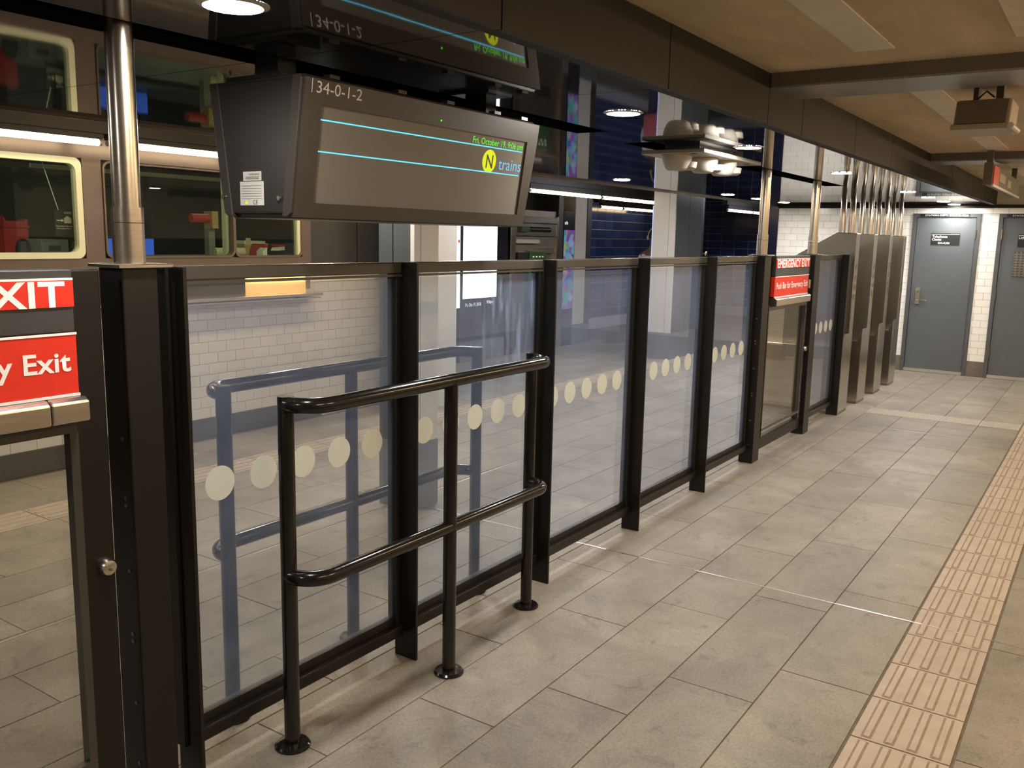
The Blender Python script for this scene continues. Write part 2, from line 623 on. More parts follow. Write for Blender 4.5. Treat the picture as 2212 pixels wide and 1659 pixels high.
for (x0, x1, y0, y1) in ((3.970, 3.979, -0.4, 2.195), (8.236, 8.245, 0.58, 5.6), (0.8, 12.2, 3.446, 3.455), (3.970, 3.979, 2.2, 5.6)):
    Bx('joint_strip', 'joint_metal', floor, x0, x1, y0, y1, -0.01, 0.0012)
# ---- mirror steel ceiling, panel by panel
ceil = MB().box(-2.5, XF, YF, 3.95, ZC+0.06, ZC+0.16).build('ceiling', 'slot_black', origin=(0, 0, ZC+0.06))
tag(ceil, 'polished steel panel ceiling with a black slot above the glass fence', 'ceiling', kind='structure')
seams = [-1.99, -1.03, -0.06, 0.90, 1.86, 2.83, 3.84, 4.33, 5.34, 6.30, 7.27, 8.24, 9.2, 10.17, 11.13, XF]
slot_closed = [(3.84, 4.33), (8.24, XF)]
for a, b in zip(seams[:-1], seams[1:]):
    g = 0.004
    if (a, b) in slot_closed or a >= 8.24:
        spans = [(YF+0.002, 2.15), (2.15, 3.95)]
    else:
        spans = [(YF+0.002, 2.065), (2.235, 3.95)]
    for (y0, y1) in spans:
        MB().box(a+g/2, b-g/2, y0, y1, ZC, ZC+0.03).build('ceiling_panel', 'mirror_steel', ceil)
# slot walls so the groove reads as a deep black channel
# ---- fascia over the walkway (trim_1)
fas = MB().box(-2.5, XF, YF+0.004, YF+0.05, ZC-0.002, 2.304).build('trim_1', 'slot_black', origin=(0, YF, ZC))
tag(fas, 'dark brown metal fascia between steel ceiling and tan plaster ceiling', 'fascia', kind='structure')
for a, b in zip(seams[:-1], seams[1:]):
    MB().box(a+0.003, b-0.003, YF-0.012, YF+0.004, ZC-0.004, 2.302).build('fascia_panel', 'fascia', fas)
# ---- slim brown edge strip along the rear of the steel ceiling (trim_2)
tr2 = MB().box(-2.5, XF, 3.951, 3.975, 2.085, 2.46).build('trim_2', 'booth_metal', origin=(0, 3.96, 2.085))
tag(tr2, 'slim brown metal strip along the rear edge of the steel ceiling', 'trim', kind='structure')
# ---- platform ceiling
pc = MB().box(-3, XF, -3.2, YF-0.012, 2.304, 2.42).build('ceiling.001', 'plaster', origin=(0, 0, 2.304))
tag(pc, 'tan plaster ceiling over the walkway beside the dark fascia', 'ceiling', kind='structure')
for (x0, x1, y0, y1) in ((-1, 3.55, 0.755, 0.89), (4.33, 7.55, 0.755, 0.89), (-1, 3.55, 0.06, 0.37), (8.45, XF-.02, 0.755, 0.89), (4.33, 7.55, -0.1, 0.2)):
    Bx('painted_strip', 'plaster_light', pc, x0, x1, y0, y1, 2.299, 2.306)
# ---- mezzanine ceiling
mc = MB().box(-3, 24, 3.976, 8.6, 2.46, 2.6).build('ceiling.002', 'ceiling_dark', origin=(0, 0, 2.46))
tag(mc, 'dark ceiling over the mezzanine behind the glass fence', 'ceiling', kind='structure')
mc2 = MB().box(XF+0.2, 24, 1.0, 4.02, 2.46, 2.6).build('ceiling.003', 'ceiling_dark', origin=(XF, 0, 2.46))
tag(mc2, 'dark ceiling beyond the white tiled wall', 'ceiling', kind='structure')
# ---- steel cross beams under the plaster ceiling
def beam(x0, x1, label):
    t = thing('ceiling_beam', ((x0+x1)/2, -0.9, 2.25), label, 'beam', 'steel cross beams under the plaster ceiling')
    Bx('web', 'beam', t, x0, x0+0.12, -3.2, YF-0.013, 2.25, 2.304)
    Bx('flange', 'beam_metal', t, x0, x1, -3.2, YF-0.013, 2.242, 2.25)
    MB().tube([(x0+0.20, -3.2, 2.268), (x0+0.20, YF-0.03, 2.268)], 0.014, 10).build('conduit', 'beam_metal', t, smooth=True)
    MB().tube([(x1-0.05, -3.2, 2.272), (x1-0.05, YF-0.03, 2.272)], 0.014, 10).build('conduit', 'beam_metal', t, smooth=True)
    Bx('junction_box', 'beam', t, x0+0.005, x0+0.14, 1.02, 1.16, 2.256, 2.304)
beam(3.85, 4.20, 'steel cross beam with conduits near the hanging grey speaker box')
beam(7.70, 8.05, 'steel cross beam behind the hanging red exit sign')

# ---- walls
def tile_wall_x(parent, X, y0, y1, z0, z1, tw, th, m, name, d=0.006, off=0.5, zones=None, stuffname=None, g=0.0015):
    """running-bond tiles on a plane x = X facing -x; tiles inside zones are objects, the rest one joined part"""
    cache = {}
    rest = MB()
    r = 0
    z = z0
    nobj = 0
    while z < z1-0.01:
        zt = min(z+th, z1)
        y = y0-(tw*off if r % 2 else 0)
        while y < y1-0.005:
            a, b = max(y, y0), min(y+tw, y1)
            if b-a > 0.012:
                cy, cz = (a+b)/2, (z+zt)/2
                inz = any(q[0] <= cy <= q[1] and q[2] <= cz <= q[3] for q in zones)
                if inz:
                    k = (round(b-a, 3), round(zt-z, 3))
                    if k not in cache:
                        cache[k] = mesh_of(MB().box(-d, 0.004, -k[0]/2+g, k[0]/2-g, -k[1]/2+g, k[1]/2-g), m, bevel=0.001)
                    inst(name, cache[k], parent, (X, cy, cz))
                    nobj += 1
                else:
                    rest.box(X-d, X+0.004, a+g, b-g, z+g, zt-g)
            y += tw
        z = zt
        r += 1
    if rest.v:
        o = rest.build(stuffname or 'tile_field', m, parent)
        o['kind'] = 'stuff'
    return nobj
def tile_wall_y(parent, Y, x0, x1, z0, z1, tw, th, m, name, d=0.006, off=0.5, zones=(), g=0.0015):
    cache = {}
    rest = MB()
    r = 0
    z = z0
    while z < z1-0.01:
        zt = min(z+th, z1)
        x = x0-(tw*off if r % 2 else 0)
        while x < x1-0.005:
            a, b = max(x, x0), min(x+tw, x1)
            if b-a > 0.012:
                cx, cz = (a+b)/2, (z+zt)/2
                if any(q[0] <= cx <= q[1] and q[2] <= cz <= q[3] for q in zones):
                    k = (round(b-a, 3), round(zt-z, 3))
                    if k not in cache:
                        cache[k] = mesh_of(MB().box(-k[0]/2+g, k[0]/2-g, -d, 0.004, -k[1]/2+g, k[1]/2-g), m, bevel=0.001)
                    inst(name, cache[k], parent, (cx, Y, cz))
                else:
                    rest.box(a+g, b-g, Y-d, Y+0.004, z+g, zt-g)
            x += tw
        z = zt
        r += 1
    if rest.v:
        o = rest.build('tile_field', m, parent)
        o['kind'] = 'stuff'
# far wall with the two doors: openings Y 1.449..2.217 and 0.48..1.255
wf = MB()
wf.box(XF, XF+0.2, 2.217, 3.93, 0, 2.5).box(XF, XF+0.2, 1.255, 1.449, 0, 1.993).box(XF, XF+0.2, -3.2, 0.48, 0, 2.5).box(XF, XF+0.2, 0.48, 2.217, 1.993, 2.5)
wf = wf.build('wall_far', 'white_grout', origin=(XF, 0, 0))
tag(wf, 'white glazed brick tile wall with two grey doors', 'wall', kind='structure')
zones = [(2.2, 2.75, 0.2, 2.1), (1.25, 1.45, 0.2, 2.0), (0.48, 2.75, 1.99, 2.1), (3.2, 3.93, 1.3, 2.1)]
for (a, b, c, d) in ((2.217, 3.93, 0.19, 2.08), (1.255, 1.449, 0.19, 1.99), (0.48, 2.217, 1.993, 2.08), (-3.2, 0.48, 0.19, 2.08)):
    tile_wall_x(wf, XF, a, b, c, d, 0.17, 0.085, 'white_tile', 'wall_tile', zones=zones)
tr3 = MB().box(XF-0.03, XF+0.0, -3.2, 3.93, 2.062, 2.10).build('trim_3', 'fascia', origin=(XF, 1.5, 2.06))
tag(tr3, 'dark metal edge strip above the white tiled wall', 'trim', kind='structure')
for i, (a, b) in enumerate(((2.217, 3.93), (1.255, 1.449), (-3.2, 0.48))):
    o = MB().box(XF-0.012, XF, a, b, 0, 0.19).build('baseboard_far' if i == 0 else 'baseboard_far.%03d' % i, 'base_tile')
    tag(o, ['grey stone base under white tiles behind the turnstiles', 'grey stone base between the two grey doors', 'grey stone base right of the vented grey door'][i], 'baseboard', kind='structure')
# end pier of the far wall in dark blue tile
wp = MB().box(XF-0.02, XF+0.25, 3.93, 4.10, 0, 2.46).build('wall_pier', 'dark_tile', origin=(XF, 4, 0))
tag(wp, 'dark blue tiled pier ending the white tiled wall', 'wall', kind='structure')
# blue tiled walls of the mezzanine
wb = MB().box(12.5, 19.1, 7.7, 7.9, 0, 2.46).build('wall_rear', 'blue_grout', origin=(15, 7.7, 0))
tag(wb, 'dark blue square tiled wall far behind the ticket machines', 'wall', kind='structure')
tile_wall_y(wb, 7.7, 12.5, 18.9, 0.2, 2.45, 0.305, 0.156, 'blue_tile', 'wall_tile', off=0.0, zones=[(13.0, 17.2, 1.1, 2.1)], g=0.0045)
we = MB().box(18.9, 19.1, 3.0, 7.7, 0, 2.46).build('wall_end', 'blue_grout', origin=(18.9, 6, 0))
tag(we, 'blue tiled end wall seen between dark column and steel pole', 'wall', kind='structure')
tile_wall_x(we, 18.9, 3.0, 7.69, 0.2, 2.45, 0.305, 0.156, 'blue_tile', 'wall_tile', off=0.0, zones=[(5.9, 7.69, 1.1, 2.1)], g=0.0045)
wd = MB().box(6.3, 12.5, 7.35, 7.55, 0, 2.46).build('wall_rear.001', 'wall_dark', origin=(9, 7.4, 0))
tag(wd, 'dark wall behind the ticket machines and lit kiosk', 'wall', kind='structure')
# walls behind the photographer
wr = MB().box(-3, XF, -3.4, -3.2, 0, 2.42).build('wall_right', 'white_grout', origin=(4, -3.3, 0))
tag(wr, 'white tiled side wall of the walkway', 'wall', kind='structure')
def right_tiles():
    mb = MB()
    r = 0
    z = 0.2
    while z < 2.28:
        x = -3-(0.085 if r % 2 else 0)
        while x < XF:
            mb.box(max(x, -3)+0.0015, min(x+0.17, XF)-0.0015, -3.204, -3.194, z+0.0015, z+0.0835)
            x += 0.17
        z += 0.085
        r += 1
    o = mb.build('tile_field', 'white_tile', wr)
    o['kind'] = 'stuff'
    Bx('base_course', 'base_tile', wr, -3, XF, -3.2, -3.188, 0, 0.2)
right_tiles()
wn = MB().box(-3.2, -3, -3.2, 8.6, 0, 2.6).build('wall_near', 'panel_white', origin=(-3.1, 2, 0))
tag(wn, 'pale wall closing the walkway behind the photographer', 'wall', kind='structure')
wl = MB().box(-3, 6.3, 8.4, 8.6, 0, 2.6).build('wall_left', 'wall_dark', origin=(1, 8.5, 0))
tag(wl, 'dark wall behind the station booth', 'wall', kind='structure')

# ---- doors
def door(n, y0, y1, hinge_left, label, sign):
    t = thing('door_%d' % n, (XF, (y0+y1)/2, 0), label, 'door', kind='structure')
    fr = 0.045
    MB().box(XF-0.02, XF+0.1, y0, y0+fr, 0, 1.993).box(XF-0.02, XF+0.1, y1-fr, y1, 0, 1.993).box(XF-0.02, XF+0.1, y0+fr, y1-fr, 1.95, 1.993).build('door_frame', 'door_frame', t)
    Bx('door_leaf', 'door_grey', t, XF-0.004, XF+0.05, y0+fr+.004, y1-fr-.004, 0.045, 1.946, bevel=0.003)
    Bx('kick_plate', 'joint_metal', t, XF-0.014, XF+0.03, y0+fr, y1-fr, 0.004, 0.044)
    hp = Bx('header_plate', 'sign_black', t, XF-0.024, XF-0.019, y0+0.12, y1-0.08, 1.955, 1.990)
    text('lettering', 'STATION DEPT. 212-712-4336', 0.026, (XF-0.0242, y1-0.14, 1.963), (0, -1, 0), (0, 0, 1), 'sign_white', hp, width=min(0.5, y1-y0-0.28))
    yh = y1-fr if hinge_left else y0+fr
    for z in (0.32, 1.03, 1.75):
        MB().tube([(XF-0.022, yh, z-0.06), (XF-0.022, yh, z+0.06)], 0.009, 10).build('hinge', 'steel_dark', t, smooth=True)
    return t
d1 = door(1, 1.449, 2.217, False, 'grey metal door with telephone closet plate and lever lock', None)
sp = Bx('sign_plate', 'sign_black', d1, XF-0.010, XF-0.003, 1.662, 1.986, 1.612, 1.755)
Bx('white_line', 'sign_white', sp, XF-0.0108, XF-0.009, 1.668, 1.980, 1.738, 1.743)
text('lettering', 'Telephone', 0.040, (XF-0.0104, 1.976, 1.700), (0, -1, 0), (0, 0, 1), 'sign_white', sp, bold=0.0008)
text('lettering', 'Closet', 0.040, (XF-0.0104, 1.976, 1.664), (0, -1, 0), (0, 0, 1), 'sign_white', sp, bold=0.0008)
text('lettering', '034-R206', 0.034, (XF-0.0104, 1.905, 1.622), (0, -1, 0), (0, 0, 1), 'sign_white', sp, bold=0.0006)
lk = Bx('lock_case', 'steel', d1, XF-0.03, XF-0.003, 2.058, 2.108, 0.865, 1.075, bevel=0.004)
MB().tube([(XF-0.03, 2.083, 1.02), (XF-0.036, 2.083, 1.02)], 0.014, 14).build('cylinder', 'steel_dark', lk, smooth=True)
MB().tube([(XF-0.03, 2.08, 0.92), (XF-0.06, 2.08, 0.92), (XF-0.065, 2.06, 0.92), (XF-0.065, 1.965, 0.915)], 0.009, 10).build('lever', 'steel', lk, smooth=True)
d2 = door(2, 0.48, 1.255, True, 'grey metal door with a vent grille and small plate', None)
vg = Bx('vent_grille', 'door_frame', d2, XF-0.012, XF-0.003, 0.66, 1.06, 1.25, 1.55)
for k in range(9):
    Bx('grille_slat', 'steel_dark', vg, XF-0.018, XF-0.011, 0.665, 1.055, 1.262+0.031*k, 1.276+0.031*k)
for k in range(9):
    Bx('grille_slat', 'steel_dark', vg, XF-0.019, XF-0.012, 0.675+0.043*k, 0.690+0.043*k, 1.255, 1.545)
sp2 = Bx('sign_plate', 'sign_black', d2, XF-0.010, XF-0.003, 0.70, 1.035, 1.60, 1.755)
Bx('white_line', 'sign_white', sp2, XF-0.0108, XF-0.009, 0.706, 1.030, 1.738, 1.743)
text('lettering', 'Lighting', 0.040, (XF-0.0104, 1.026, 1.70), (0, -1, 0), (0, 0, 1), 'sign_white', sp2, bold=0.0008)

# ================================================================ GLASS FENCE
YG = 2.14
ZT = 1.50
def fin(x, label):
    t = thing('fence_post', (x, 2.105, 0), label, 'post', 'flat black steel posts of the glass fence')
    Bx('plate', 'fence_black', t, x-0.006, x+0.006, 2.055, 2.16, 0, ZT+0.003, bevel=0.0015)
    Bx('clip', 'fence_black', t, x-0.016, x-0.006, 2.118, 2.16, 0.10, ZT-0.002)
    Bx('clip', 'fence_black', t, x+0.006, x+0.016, 2.118, 2.16, 0.10, ZT-0.002)
    return t
fin(1.485, 'flat black fence post joined to the post with the left steel pole')
fin(2.443, 'flat black fence post behind the middle of the front handrail')
fin(3.392, 'flat black fence post beside the right end of the front handrail')
fin(4.345, 'flat black fence post one panel beyond the handrail')
fin(5.302, 'flat black fence post two panels beyond the handrail')
fin(8.56, 'flat black fence post against the first steel turnstile')
def panel(x0, x1, label, gm='fence_glass', ndots=5, dshift=0.0):
    t = thing('glass_panel', ((x0+x1)/2, YG, 0), label, 'glass panel', 'framed glass panels of the fence')
    a, b = x0+0.018, x1-0.018
    mb = MB().box(a, b, YG-0.025, YG+0.025, ZT-0.036, ZT+0.003)
    mb.build('top_rail', 'fence_edge', t, bevel=0.004)
    Bx('top_bead', 'fence_edge', t, a, b, YG-0.028, YG-0.018, ZT-0.047, ZT-0.039)
    Bx('stile', 'fence_black', t, a, a+0.026, YG-0.022, YG+0.022, 0.10, ZT-0.036, bevel=0.003)
    Bx('stile', 'fence_black', t, b-0.026, b, YG-0.022, YG+0.022, 0.10, ZT-0.036, bevel=0.003)
    Bx('bottom_rail', 'fence_black', t, a, b, YG-0.035, YG+0.03, 0.095, 0.138, bevel=0.005)
    Bx('bottom_bead', 'fence_black', t, a+0.026, b-0.026, YG-0.012, YG+0.016, 0.138, 0.170, bevel=0.002)
    g = Bx('pane', gm, t, a+0.026, b-0.026, YG-0.003, YG+0.003, 0.165, 1.445)
    c = (x0+x1)/2+dshift
    for k in range(ndots):
        xx = c+0.1635*(k-(ndots-1)/2)
        if xx-0.053 < a+0.026 or xx+0.053 > b-0.02:
            continue
        MB().lathe([(0.0525, -0.0006), (0.0525, 0.0)], (xx, YG-0.0032, 0.863), 28, axis='y').build('frosted_dot', 'dot', g)
    return t
panel(1.485, 2.443, 'glass fence panel behind the left half of the handrails')
panel(2.443, 3.392, 'glass fence panel with white drip stains near its right edge', gm='fence_glass_stained', dshift=-0.01)
panel(3.392, 4.345, 'glass fence panel just beyond the right end of the handrails', dshift=-0.025)
panel(4.345, 5.302, 'glass fence panel between first and last panel beyond the handrails', dshift=-0.04)
panel(5.302, 6.235, 'glass fence panel next to the complete emergency exit gate', dshift=-0.05)
panel(7.655, 8.56, 'glass fence panel between emergency exit gate and turnstiles', dshift=-0.04)
def pole_post(x0, x1, xp, label, plate=True):
    t = thing('pole_post', ((x0+x1)/2, 2.12, 0), label, 'post', 'steel pole posts of the fence')
    yc = 2.12
    Bx('box_post', 'fence_black', t, x0, x1, 2.068, 2.172, 0, ZT+0.003, bevel=0.004)
    for z in (0.14, 0.32, 0.50, 0.52, 0.70, 0.88, 0.90, 1.06):
        MB().lathe([(0.006, -0.003), (0.005, 0.0)], (x0, 2.10, z), 8, axis='x').build('screw', 'steel_dark', t)
    Bx('base_plate', 'steel', t, xp-0.074, xp+0.080, 2.05, 2.19, ZT+0.003, ZT+0.013, bevel=0.002)
    MB().tube([(xp, yc, ZT+0.013), (xp, yc, ZT+0.115)], 0.0395, 28).build('sleeve', 'steel', t, smooth=True)
    MB().tube([(xp, yc, ZT+0.117), (xp, yc, ZT+0.155)], 0.0395, 28).build('sleeve_collar', 'steel', t, smooth=True)
    MB().tube([(xp, yc, ZT+0.155), (xp, yc, ZC+0.06)], 0.0345, 28).build('pole', 'steel', t, smooth=True)
    return t
pole_post(1.312, 1.412, 1.368, 'black box post with steel pole beside the cut-off red exit sign')
pole_post(6.235, 6.375, 6.305, 'black box post with steel pole left of the complete emergency exit gate')
pole_post(7.495, 7.65, 7.57, 'black box post with steel pole right of the complete emergency exit gate')

# ---- emergency exit gates
def gate(x0, x1, sx0, sx1, label):
    t = thing('exit_gate', ((x0+x1)/2, 2.12, 0), label, 'gate')
    ya, yb = 2.095, 2.145
    Bx('leaf_stile', 'fence_black', t, x1-0.085, x1, ya, yb, 0.06, ZT, bevel=0.004)
    Bx('leaf_stile', 'fence_black', t, x0, x0+0.06, ya, yb, 0.06, ZT, bevel=0.004)
    Bx('top_panel', 'fence_black', t, x0+0.06, x1-0.085, ya, yb, 1.12, ZT, bevel=0.003)
    Bx('bottom_rail', 'fence_black', t, x0+0.06, x1-0.085, ya, yb, 0.06, 0.15, bevel=0.006)
    Bx('bottom_bead', 'fence_edge', t, x0+0.06, x1-0.085, ya-0.012, ya+0.012, 0.205, 0.222)
    MB().box(x0+0.06, x1-0.085, ya-0.008, ya+0.02, 1.102, 1.128).build('glazing_bead', 'fence_edge', t)
    Bx('glazing_bead', 'fence_edge', t, x1-0.105, x1-0.083, ya-0.008, ya+0.02, 0.15, 1.102)
    Bx('glazing_bead', 'fence_edge', t, x0+0.058, x0+0.075, ya-0.008, ya+0.02, 0.15, 1.102)
    Bx('pane', 'gate_glass', t, x0+0.06, x1-0.085, 2.118, 2.124, 0.14, 1.125)
    # sign box
    yf = 2.062
    sb = MB().box(sx0, sx1, yf, ya, 1.355, ZT+0.004).build('sign_box', 'sign_grey', t, bevel=0.004)
    Bx('sign_band', 'sign_red', sb, sx0+0.002, sx1-0.001, yf-0.004, yf+0.001, 1.415, 1.478)
    Bx('white_line', 'sign_white', sb, sx0+0.002, sx1-0.001, yf-0.004, yf+0.001, 1.478, 1.483)
    text('lettering', 'EMERGENCY EXIT', 0.083, (sx1-0.022, yf-0.0042, 1.417), (1, 0, 0), (0, 0, 1), 'sign_white', sb, width=(sx1-sx0)-0.045, align='RIGHT', bold=0.0020, space=1.06)
    sr_ = MB().box(sx0-0.004, sx1+0.002, yf, ya, 1.204, 1.352).build('instruction_sign', 'sign_red', t, bevel=0.003)
    Bx('white_line', 'sign_white', sr_, sx0, sx1+0.002, yf-0.002, yf+0.002, 1.3475, 1.353)
    text('lettering', 'Push Bar for Emergency Exit', 0.066, (sx1-0.016, yf-0.0006, 1.262), (1, 0, 0), (0, 0, 1), 'sign_white', sr_, width=(sx1-sx0)-0.05, align='RIGHT', bold=0.0014, space=1.04)
    Bx('white_line', 'sign_white', sr_, sx0, sx1+0.002, yf-0.004, yf+0.002, 1.199, 1.205)
    # push bar
    pb = MB().prism([(yf-0.028, 1.138), (ya, 1.138), (ya, 1.198), (yf-0.012, 1.198), (yf-0.028, 1.188)], 'x', sx0-0.01, sx1-0.085).build('push_bar', 'steel', t, bevel=0.004)
    MB().prism([(yf-0.026, 1.138), (ya, 1.138), (ya, 1.198), (yf-0.010, 1.198), (yf-0.026, 1.188)], 'x', sx1-0.082, sx1+0.012).build('end_cap', 'steel', pb, bevel=0.004)
    lock = MB().lathe([(0.024, 0.0), (0.024, -0.010), (0.019, -0.018), (0.012, -0.020)], (x1-0.026, ya, 0.734), 24, axis='y').build('lock', 'steel', t, smooth=True)
    MB().lathe([(0.005, 0.0), (0.004, -0.006)], (x1-0.026, ya-0.018, 0.731), 10, axis='y').build('keyway', 'steel_dark', lock)
    return t
gate(0.16, 1.268, 0.265, 1.178, 'black emergency exit gate cut off beside the front handrail')
g2 = gate(6.39, 7.485, 6.47, 7.31, 'complete black emergency exit gate with red push bar sign near turnstiles')
Bx('strike', 'steel', g2, 7.32, 7.36, 2.055, 2.096, 1.24, 1.31, bevel=0.003)
for z in (0.30, 0.55, 0.80, 1.05):
    MB().lathe([(0.007, -0.003), (0.006, 0.0)], (7.425, 2.095, z), 8, axis='y').build('screw', 'joint_metal', g2)

# ---- hand rails
def rail(sign, label):
    yp, yt = (2.0, 1.90) if sign > 0 else (2.285, 2.385)
    t = thing('handrail', (2.445, yt, 0), label, 'handrail', 'black tube handrails either side of the glass')
    R = 0.0245
    xa, xb = 1.773, 3.117
    for i, (x, y, zt) in enumerate(((xa, yp, 1.1225), (2.442, yt, 1.09), (xb, yp, 1.1225))):
        p = MB().tube([(x, y, 0.012), (x, y, zt)], R, 20).build('upright', 'rail_black', t, smooth=True)
        MB().lathe([(0.056, 0.0), (0.056, 0.006), (0.050, 0.012), (0.028, 0.014)], (x, y, 0.0), 28).build('floor_flange', 'rail_black', p, smooth=True)
    s = 1 if yt > yp else -1
    def path(z):
        r = 0.085
        pts = [(xa, yp, z)]
        for k in range(9):
            a = math.pi/2*k/8
            pts.append((xa+0.0+r*(1-math.cos(a)), yt-s*r+s*r*math.sin(a), z))
        for k in range(9):
            a = math.pi/2*k/8
            pts.append((xb-r+r*math.sin(a), yt-s*r+s*r*math.cos(a), z))
        pts.append((xb, yp, z))
        return pts
    MB().tube(path(1.098), R, 20).build('top_tube', 'rail_black', t, smooth=True)
    MB().tube(path(0.564), R, 20).build('lower_tube', 'rail_black', t, smooth=True)
    return t
rail(1, 'black tube handrail standing in front of the glass fence')
rail(-1, 'black tube handrail seen through the glass, standing behind it')

# ================================================================ HANGING DISPLAY SIGN
def display():
    x0, x1 = 1.82, 3.043
    t = thing('display_sign', (2.43, 2.15, 1.64), 'hanging dark train information display numbered 34-0-1-2', 'display sign')
    prof = [(1.962, 2.045), (1.956, 2.030), (2.013, 1.655), (2.028, 1.640), (2.280, 1.640), (2.297, 1.655), (2.352, 2.030), (2.345, 2.045)]
    MB().prism(prof, 'x', x0+0.012, x1-0.012).build('housing', 'display_body', t, bevel=0.004)
    e = MB().prism([(1.985, 2.035), (2.035, 1.655), (2.265, 1.655), (2.315, 2.035)], 'x', x0-0.004, x0+0.012).build('end_panel', 'display_end', t, bevel=0.004)
    MB().prism([(1.985, 2.035), (2.035, 1.655), (2.265, 1.655), (2.315, 2.035)], 'x', x1-0.012, x1+0.004).build('end_panel', 'display_end', t, bevel=0.004)
    MB().prism([(1.953, 2.040), (1.948, 2.030), (2.003, 1.655), (2.018, 1.645), (2.040, 1.645), (1.985, 2.040)], 'x', x0-0.010, x0+0.014).build('end_trim', 'display_body', t, bevel=0.003)
    MB().prism([(2.347, 2.040), (2.352, 2.030), (2.297, 1.655), (2.282, 1.645), (2.260, 1.645), (2.315, 2.040)], 'x', x0-0.010, x0+0.014).build('end_trim', 'display_body', t, bevel=0.003)
    for (y, z) in ((2.047, 1.698), (2.296, 1.704)):
        MB().lathe([(0.007, -0.006), (0.006, 0.0)], (x0-0.010, y, z), 10, axis='x').build('bolt', 'steel', t)
    # stickers on the end
    s1 = Bx('sticker', 'label_white', t, x0-0.0055, x0-0.0035, 2.131, 2.211, 1.750, 1.777)
    s2 = Bx('sticker', 'label_white', t, x0-0.0055, x0-0.0035, 2.122, 2.226, 1.678, 1.748)
    XU = (0, -1, 0)
    text('lettering', 'WARNING', 0.010, (x0-0.0056, 2.185, 1.765), XU, (0, 0, 1), 'sign_black', s1)
    for k in range(2):
        Bx('print_line', 'sign_grey', s1, x0-0.0062, x0-0.0054, 2.140, 2.200, 1.755+0.005*k, 1.7565+0.005*k)
    for k in range(6):
        Bx('print_line', 'sign_grey', s2, x0-0.0062, x0-0.0054, 2.130, 2.218, 1.697+0.0075*k, 1.6978+0.0075*k)
    text('lettering', 'CE', 0.018, (x0-0.0056, 2.168, 1.681), XU, (0, 0, 1), 'sign_black', s2)
    MB().prism([(2.190, 1.682), (2.206, 1.682), (2.198, 1.694)], 'x', x0-0.0062, x0-0.0054).build('warning_mark', 'bullet_yellow', s2)
    # slanted face coordinates
    O = Vector((1.82, 1.948, 2.036))
    vd = Vector((0, 0.06, -0.395)).normalized()
    U = Vector((1, 0, 0))
    N = Vector((0, vd.z, -vd.y))      # outwards (towards the walkway)
    if N.y > 0: N = -N
    def P(u, v, h=0.0):
        return O+U*u+vd*v+N*h
    def slab(name, m, par, u0, u1, v0, v1, h0, h1):
        return MB().hexa([P(u0, v0, h0), P(u1, v0, h0), P(u1, v1, h0), P(u0, v1, h0), P(u0, v0, h1), P(u1, v0, h1), P(u1, v1, h1), P(u0, v1, h1)]).build(name, m, par)
    # face frame (four bars around a recessed screen)
    MB().hexa([P(0.0, 0.002, -0.004), P(1.221, 0.002, -0.004), P(1.221, 0.072, -0.004), P(0.0, 0.072, -0.004), P(0.0, 0.002, 0.008), P(1.221, 0.002, 0.008), P(1.221, 0.072, 0.008), P(0.0, 0.072, 0.008)]) \
        .hexa([P(0.0, 0.352, -0.004), P(1.205, 0.352, -0.004), P(1.205, 0.396, -0.004), P(0.0, 0.396, -0.004), P(0.0, 0.352, 0.008), P(1.205, 0.352, 0.008), P(1.205, 0.396, 0.008), P(0.0, 0.396, 0.008)]) \
        .hexa([P(0.0, 0.072, -0.004), P(0.070, 0.072, -0.004), P(0.070, 0.352, -0.004), P(0.0, 0.352, -0.004), P(0.0, 0.072, 0.008), P(0.070, 0.072, 0.008), P(0.070, 0.352, 0.008), P(0.0, 0.352, 0.008)]) \
        .hexa([P(1.152, 0.072, -0.004), P(1.221, 0.072, -0.004), P(1.205, 0.352, -0.004), P(1.152, 0.352, -0.004), P(1.152, 0.072, 0.008), P(1.221, 0.072, 0.008), P(1.205, 0.352, 0.008), P(1.152, 0.352, 0.008)]).build('bezel', 'display_body', t)
    sc = slab('screen', 'screen_off', t, 0.068, 1.154, 0.070, 0.354, -0.002, 0.001)
    slab('screen_line', 'line_cyan', sc, 0.074, 1.136, 0.1105, 0.1145, 0.001, 0.0016)
    slab('screen_line', 'line_cyan', sc, 0.072, 1.132, 0.2005, 0.2045, 0.001, 0.0016)
    text('lettering', 'Fri, October 19, 9:06 pm', 0.033, P(0.814, 0.106, 0.0012), U, -vd, 'text_green', sc, width=0.322)
    mb = MB()
    pts = [P(0.929+0.043*math.cos(a), 0.163+0.042*math.sin(a), 0.0014) for a in [2*math.pi*k/32 for k in range(32)]]
    mb.face(pts[::-1])
    bl = mb.build('line_bullet', 'bullet_yellow', sc)
    text('lettering', 'N', 0.068, P(0.929, 0.187, 0.0020), U, -vd, 'sign_black', bl, align='CENTER', width=0.042, bold=0.001)
    text('lettering', 'trains', 0.062, P(0.990, 0.188, 0.0012), U, -vd, 'text_blue', sc, width=0.150)
    text('lettering', '34-0-1-2', 0.047, P(0.044, 0.040, 0.0082), U, -vd, 'label_white', t, width=0.184)
    slab('scribe_mark', 'label_white', t, 0.0255, 0.0275, 0.003, 0.042, 0.008, 0.0086)
    ld = slab('status_led', 'led_green', t, 0.612, 0.617, 0.050, 0.055, 0.008, 0.0095)
    # hangers up to the slot
    Bx('hanger', 'display_end', t, 1.86, 1.93, 2.10, 2.20, 2.045, ZC+0.06)
    Bx('hanger', 'display_end', t, 2.90, 2.97, 2.10, 2.20, 2.045, ZC+0.06)
    Bx('hanger_foot', 'display_end', t, 1.835, 1.99, 2.06, 2.30, 2.045, 2.057)
